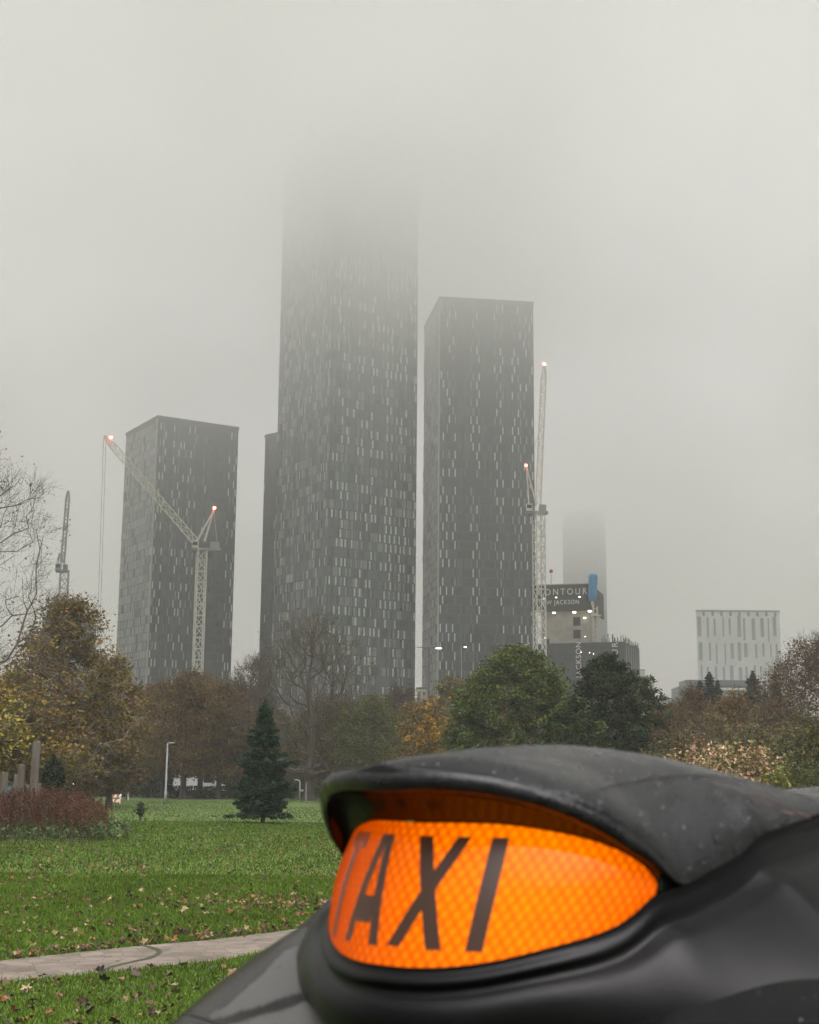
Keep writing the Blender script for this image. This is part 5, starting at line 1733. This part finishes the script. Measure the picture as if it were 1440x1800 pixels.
Ft = b0_ + np.array([[3, 2, 4]])
# two pieces: quads below, a triangle tip as a narrow quad
V = V.reshape(-1, 3)
Vt = V.copy()
pal = np.array([(.070, .128, .015), (.094, .158, .018), (.052, .098, .012), (.122, .165, .026)])
patch = .87 + .13 * np.sin(Bs[:, 0] * 1.7 + 2 * np.sin(Bs[:, 1] * .9)) * np.sin(Bs[:, 1] * 1.3)
cg = pal[rg.integers(0, 4, n)] * (patch * (.8 + .4 * rg.random(n)))[:, None]
quads = np.stack([Bs - side * wd[:, None], Bs + side * wd[:, None], tipg + side * wd[:, None] * .12, tipg - side * wd[:, None] * .12], 1)
V = quads.reshape(-1, 3); F = (np.arange(n) * 4)[:, None] + np.arange(4)[None]
grass_leaf = attr_mat('grass blades', .8, .08, .3)
tag(link('grass', np_mesh('grass', V, F, grass_leaf, col=cg)), 'short green park grass', 'grass', kind='stuff')

# ------------------------------------------------------------------ fallen leaves
leaf_cols = [(.13, .068, .030), (.18, .11, .055), (.09, .042, .024), (.23, .17, .095), (.055, .033, .024), (.035, .027, .02), (.16, .068, .028)]
LM = [mat('fallen leaf', c, .7, tuple(q * .6 for q in c), scale=30) for c in leaf_cols]
base2d = []
for i in range(20):      # five lobed outline
    a_ = 2 * math.pi * i / 20; r_ = .62 + .38 * abs(math.cos(2.5 * a_)) ** 1.2 * (1 - .25 * math.cos(a_)) - .2 * (i == 10)
    base2d.append((r_ * math.cos(a_), r_ * math.sin(a_)))


def leaf_mesh(mt, curl, seed):
    r_ = random.Random(seed)
    V = [(0, 0, .02)] + [(x * .95, y * (1 - curl * .3), curl * (.18 * x * x + .5 * y * y) + r_.uniform(-.05, .05)) for x, y in base2d]
    V += [(-1.0, .0, .1), (-1.55, .05, .22), (-1.55, .0, .2)]
    F = [(0, i + 1, (i + 1) % 20 + 1) for i in range(20)] + [(11, 21, 22, 23)]
    me = bpy.data.meshes.new('fallen_leaf'); me.from_pydata(V, [], F); me.materials.append(mt); return me


LMS = [leaf_mesh(LM[i % 7], (.3, .8, 1.3, .5)[i % 4], i) for i in range(21)]
rs = random.Random(8)
LG = 'fallen leaves on the grass this side of the path'
cnt = 0
spots = []
while cnt < 84:
    y = rs.uniform(1690, 1830) if cnt < 50 else rs.uniform(1590, 1680); x = rs.uniform(-15, 470)
    p = G(x, y); B_ = np.array([[p[0], p[1], 0]])
    if on_path(B_, -.02)[0]: continue
    near = p[1] < float(np.interp(p[0], pl[:, 0], pl[:, 1]))
    o = bpy.data.objects.new('fallen_leaf', LMS[rs.randrange(21)]); COL.objects.link(o)
    s_ = rs.uniform(.03, .07) if near else rs.uniform(.028, .05)
    o.location = (p[0], p[1], rs.uniform(.022, .04)); o.scale = (s_,) * 3; o.rotation_euler = (rs.gauss(0, .45), rs.gauss(0, .45), rs.uniform(0, 6.3))
    if near: tag(o, 'brown fallen leaf on the near grass, this side of the stone path', 'leaf', 'fallen leaves on the near grass')
    else: tag(o, 'brown fallen leaf on the grass just beyond the stone path', 'leaf', 'fallen leaves beyond the path')
    cnt += 1
# everything farther off or smaller: litter
rg = np.random.default_rng(77)
Ls = np.concatenate([in_view(420, 9.3, 13.5, 1), in_view(3700, 14, 45, 1.1), in_view(1300, 40, 75, 1.0)])
pc = G(505, 1592)[:2]; Lp = np.stack([pc[0] + rg.normal(size=300) * 1.1, pc[1] + rg.normal(size=300) * .7, np.zeros(300)], -1)
edge_t = rg.integers(0, 79, 420); Le = np.stack([pu[edge_t, 0] + rg.normal(size=420) * .05, pu[edge_t, 1] + np.abs(rg.normal(size=420)) * .12 - .02, np.zeros(420)], -1)
clus = np.sin(Ls[:, 0] * .9 + 1.3 * np.sin(Ls[:, 1] * .45)) * np.sin(Ls[:, 1] * .7 + .8 * np.sin(Ls[:, 0])) 
Ls = Ls[rg.random(len(Ls)) < np.clip(.45 + .55 * clus, .1, 1)]
Ls = np.concatenate([Ls, Lp, Le]); Ls = Ls[~on_path(Ls, -.0) | (rg.random(len(Ls)) < .04)]
n = len(Ls); Ls[:, 2] = ground_h(Ls) + .03 + .025 * rg.random(n)
out2 = np.array([(1, 0), (.35, .33), (.25, .95), (-.25, .4), (-.9, .55), (-.45, -.05), (-.75, -.6), (-.1, -.42), (.3, -.9), (.4, -.3)])
sz = .022 + .036 * rg.random(n); th = rg.random(n) * 6.28
nr = rg.normal(size=(n, 3)) * .5 + np.array([0, 0, 1]); nr /= np.linalg.norm(nr, axis=1, keepdims=True)
tx_ = np.stack([np.cos(th), np.sin(th), 0 * th], -1); tx_ -= nr * (tx_ * nr).sum(1, keepdims=True); tx_ /= np.linalg.norm(tx_, axis=1, keepdims=True); ty_ = np.cross(nr, tx_)
V = Ls[:, None] + sz[:, None, None] * (tx_[:, None] * out2[None, :, :1] + ty_[:, None] * out2[None, :, 1:] + nr[:, None] * (rg.uniform(-.35, .45, (n, 10, 1))))
V = np.concatenate([Ls[:, None], V], 1).reshape(-1, 3)
j = np.arange(10); F = (np.arange(n) * 11)[:, None, None] + np.stack([np.zeros(10, int), j + 1, (j + 1) % 10 + 1], -1)[None]
F = F.reshape(-1, 3)
lc = np.array(leaf_cols)[rg.integers(0, 7, n)] * (.7 + .6 * rg.random(n))[:, None]
tag(link('leaf_litter', np_mesh('leaf_litter', V, F, attr_mat('leaf litter', .7, .25), col=np.repeat(lc, 10, 0))), 'scattered brown leaf litter over the lawn', 'leaf litter', kind='stuff')
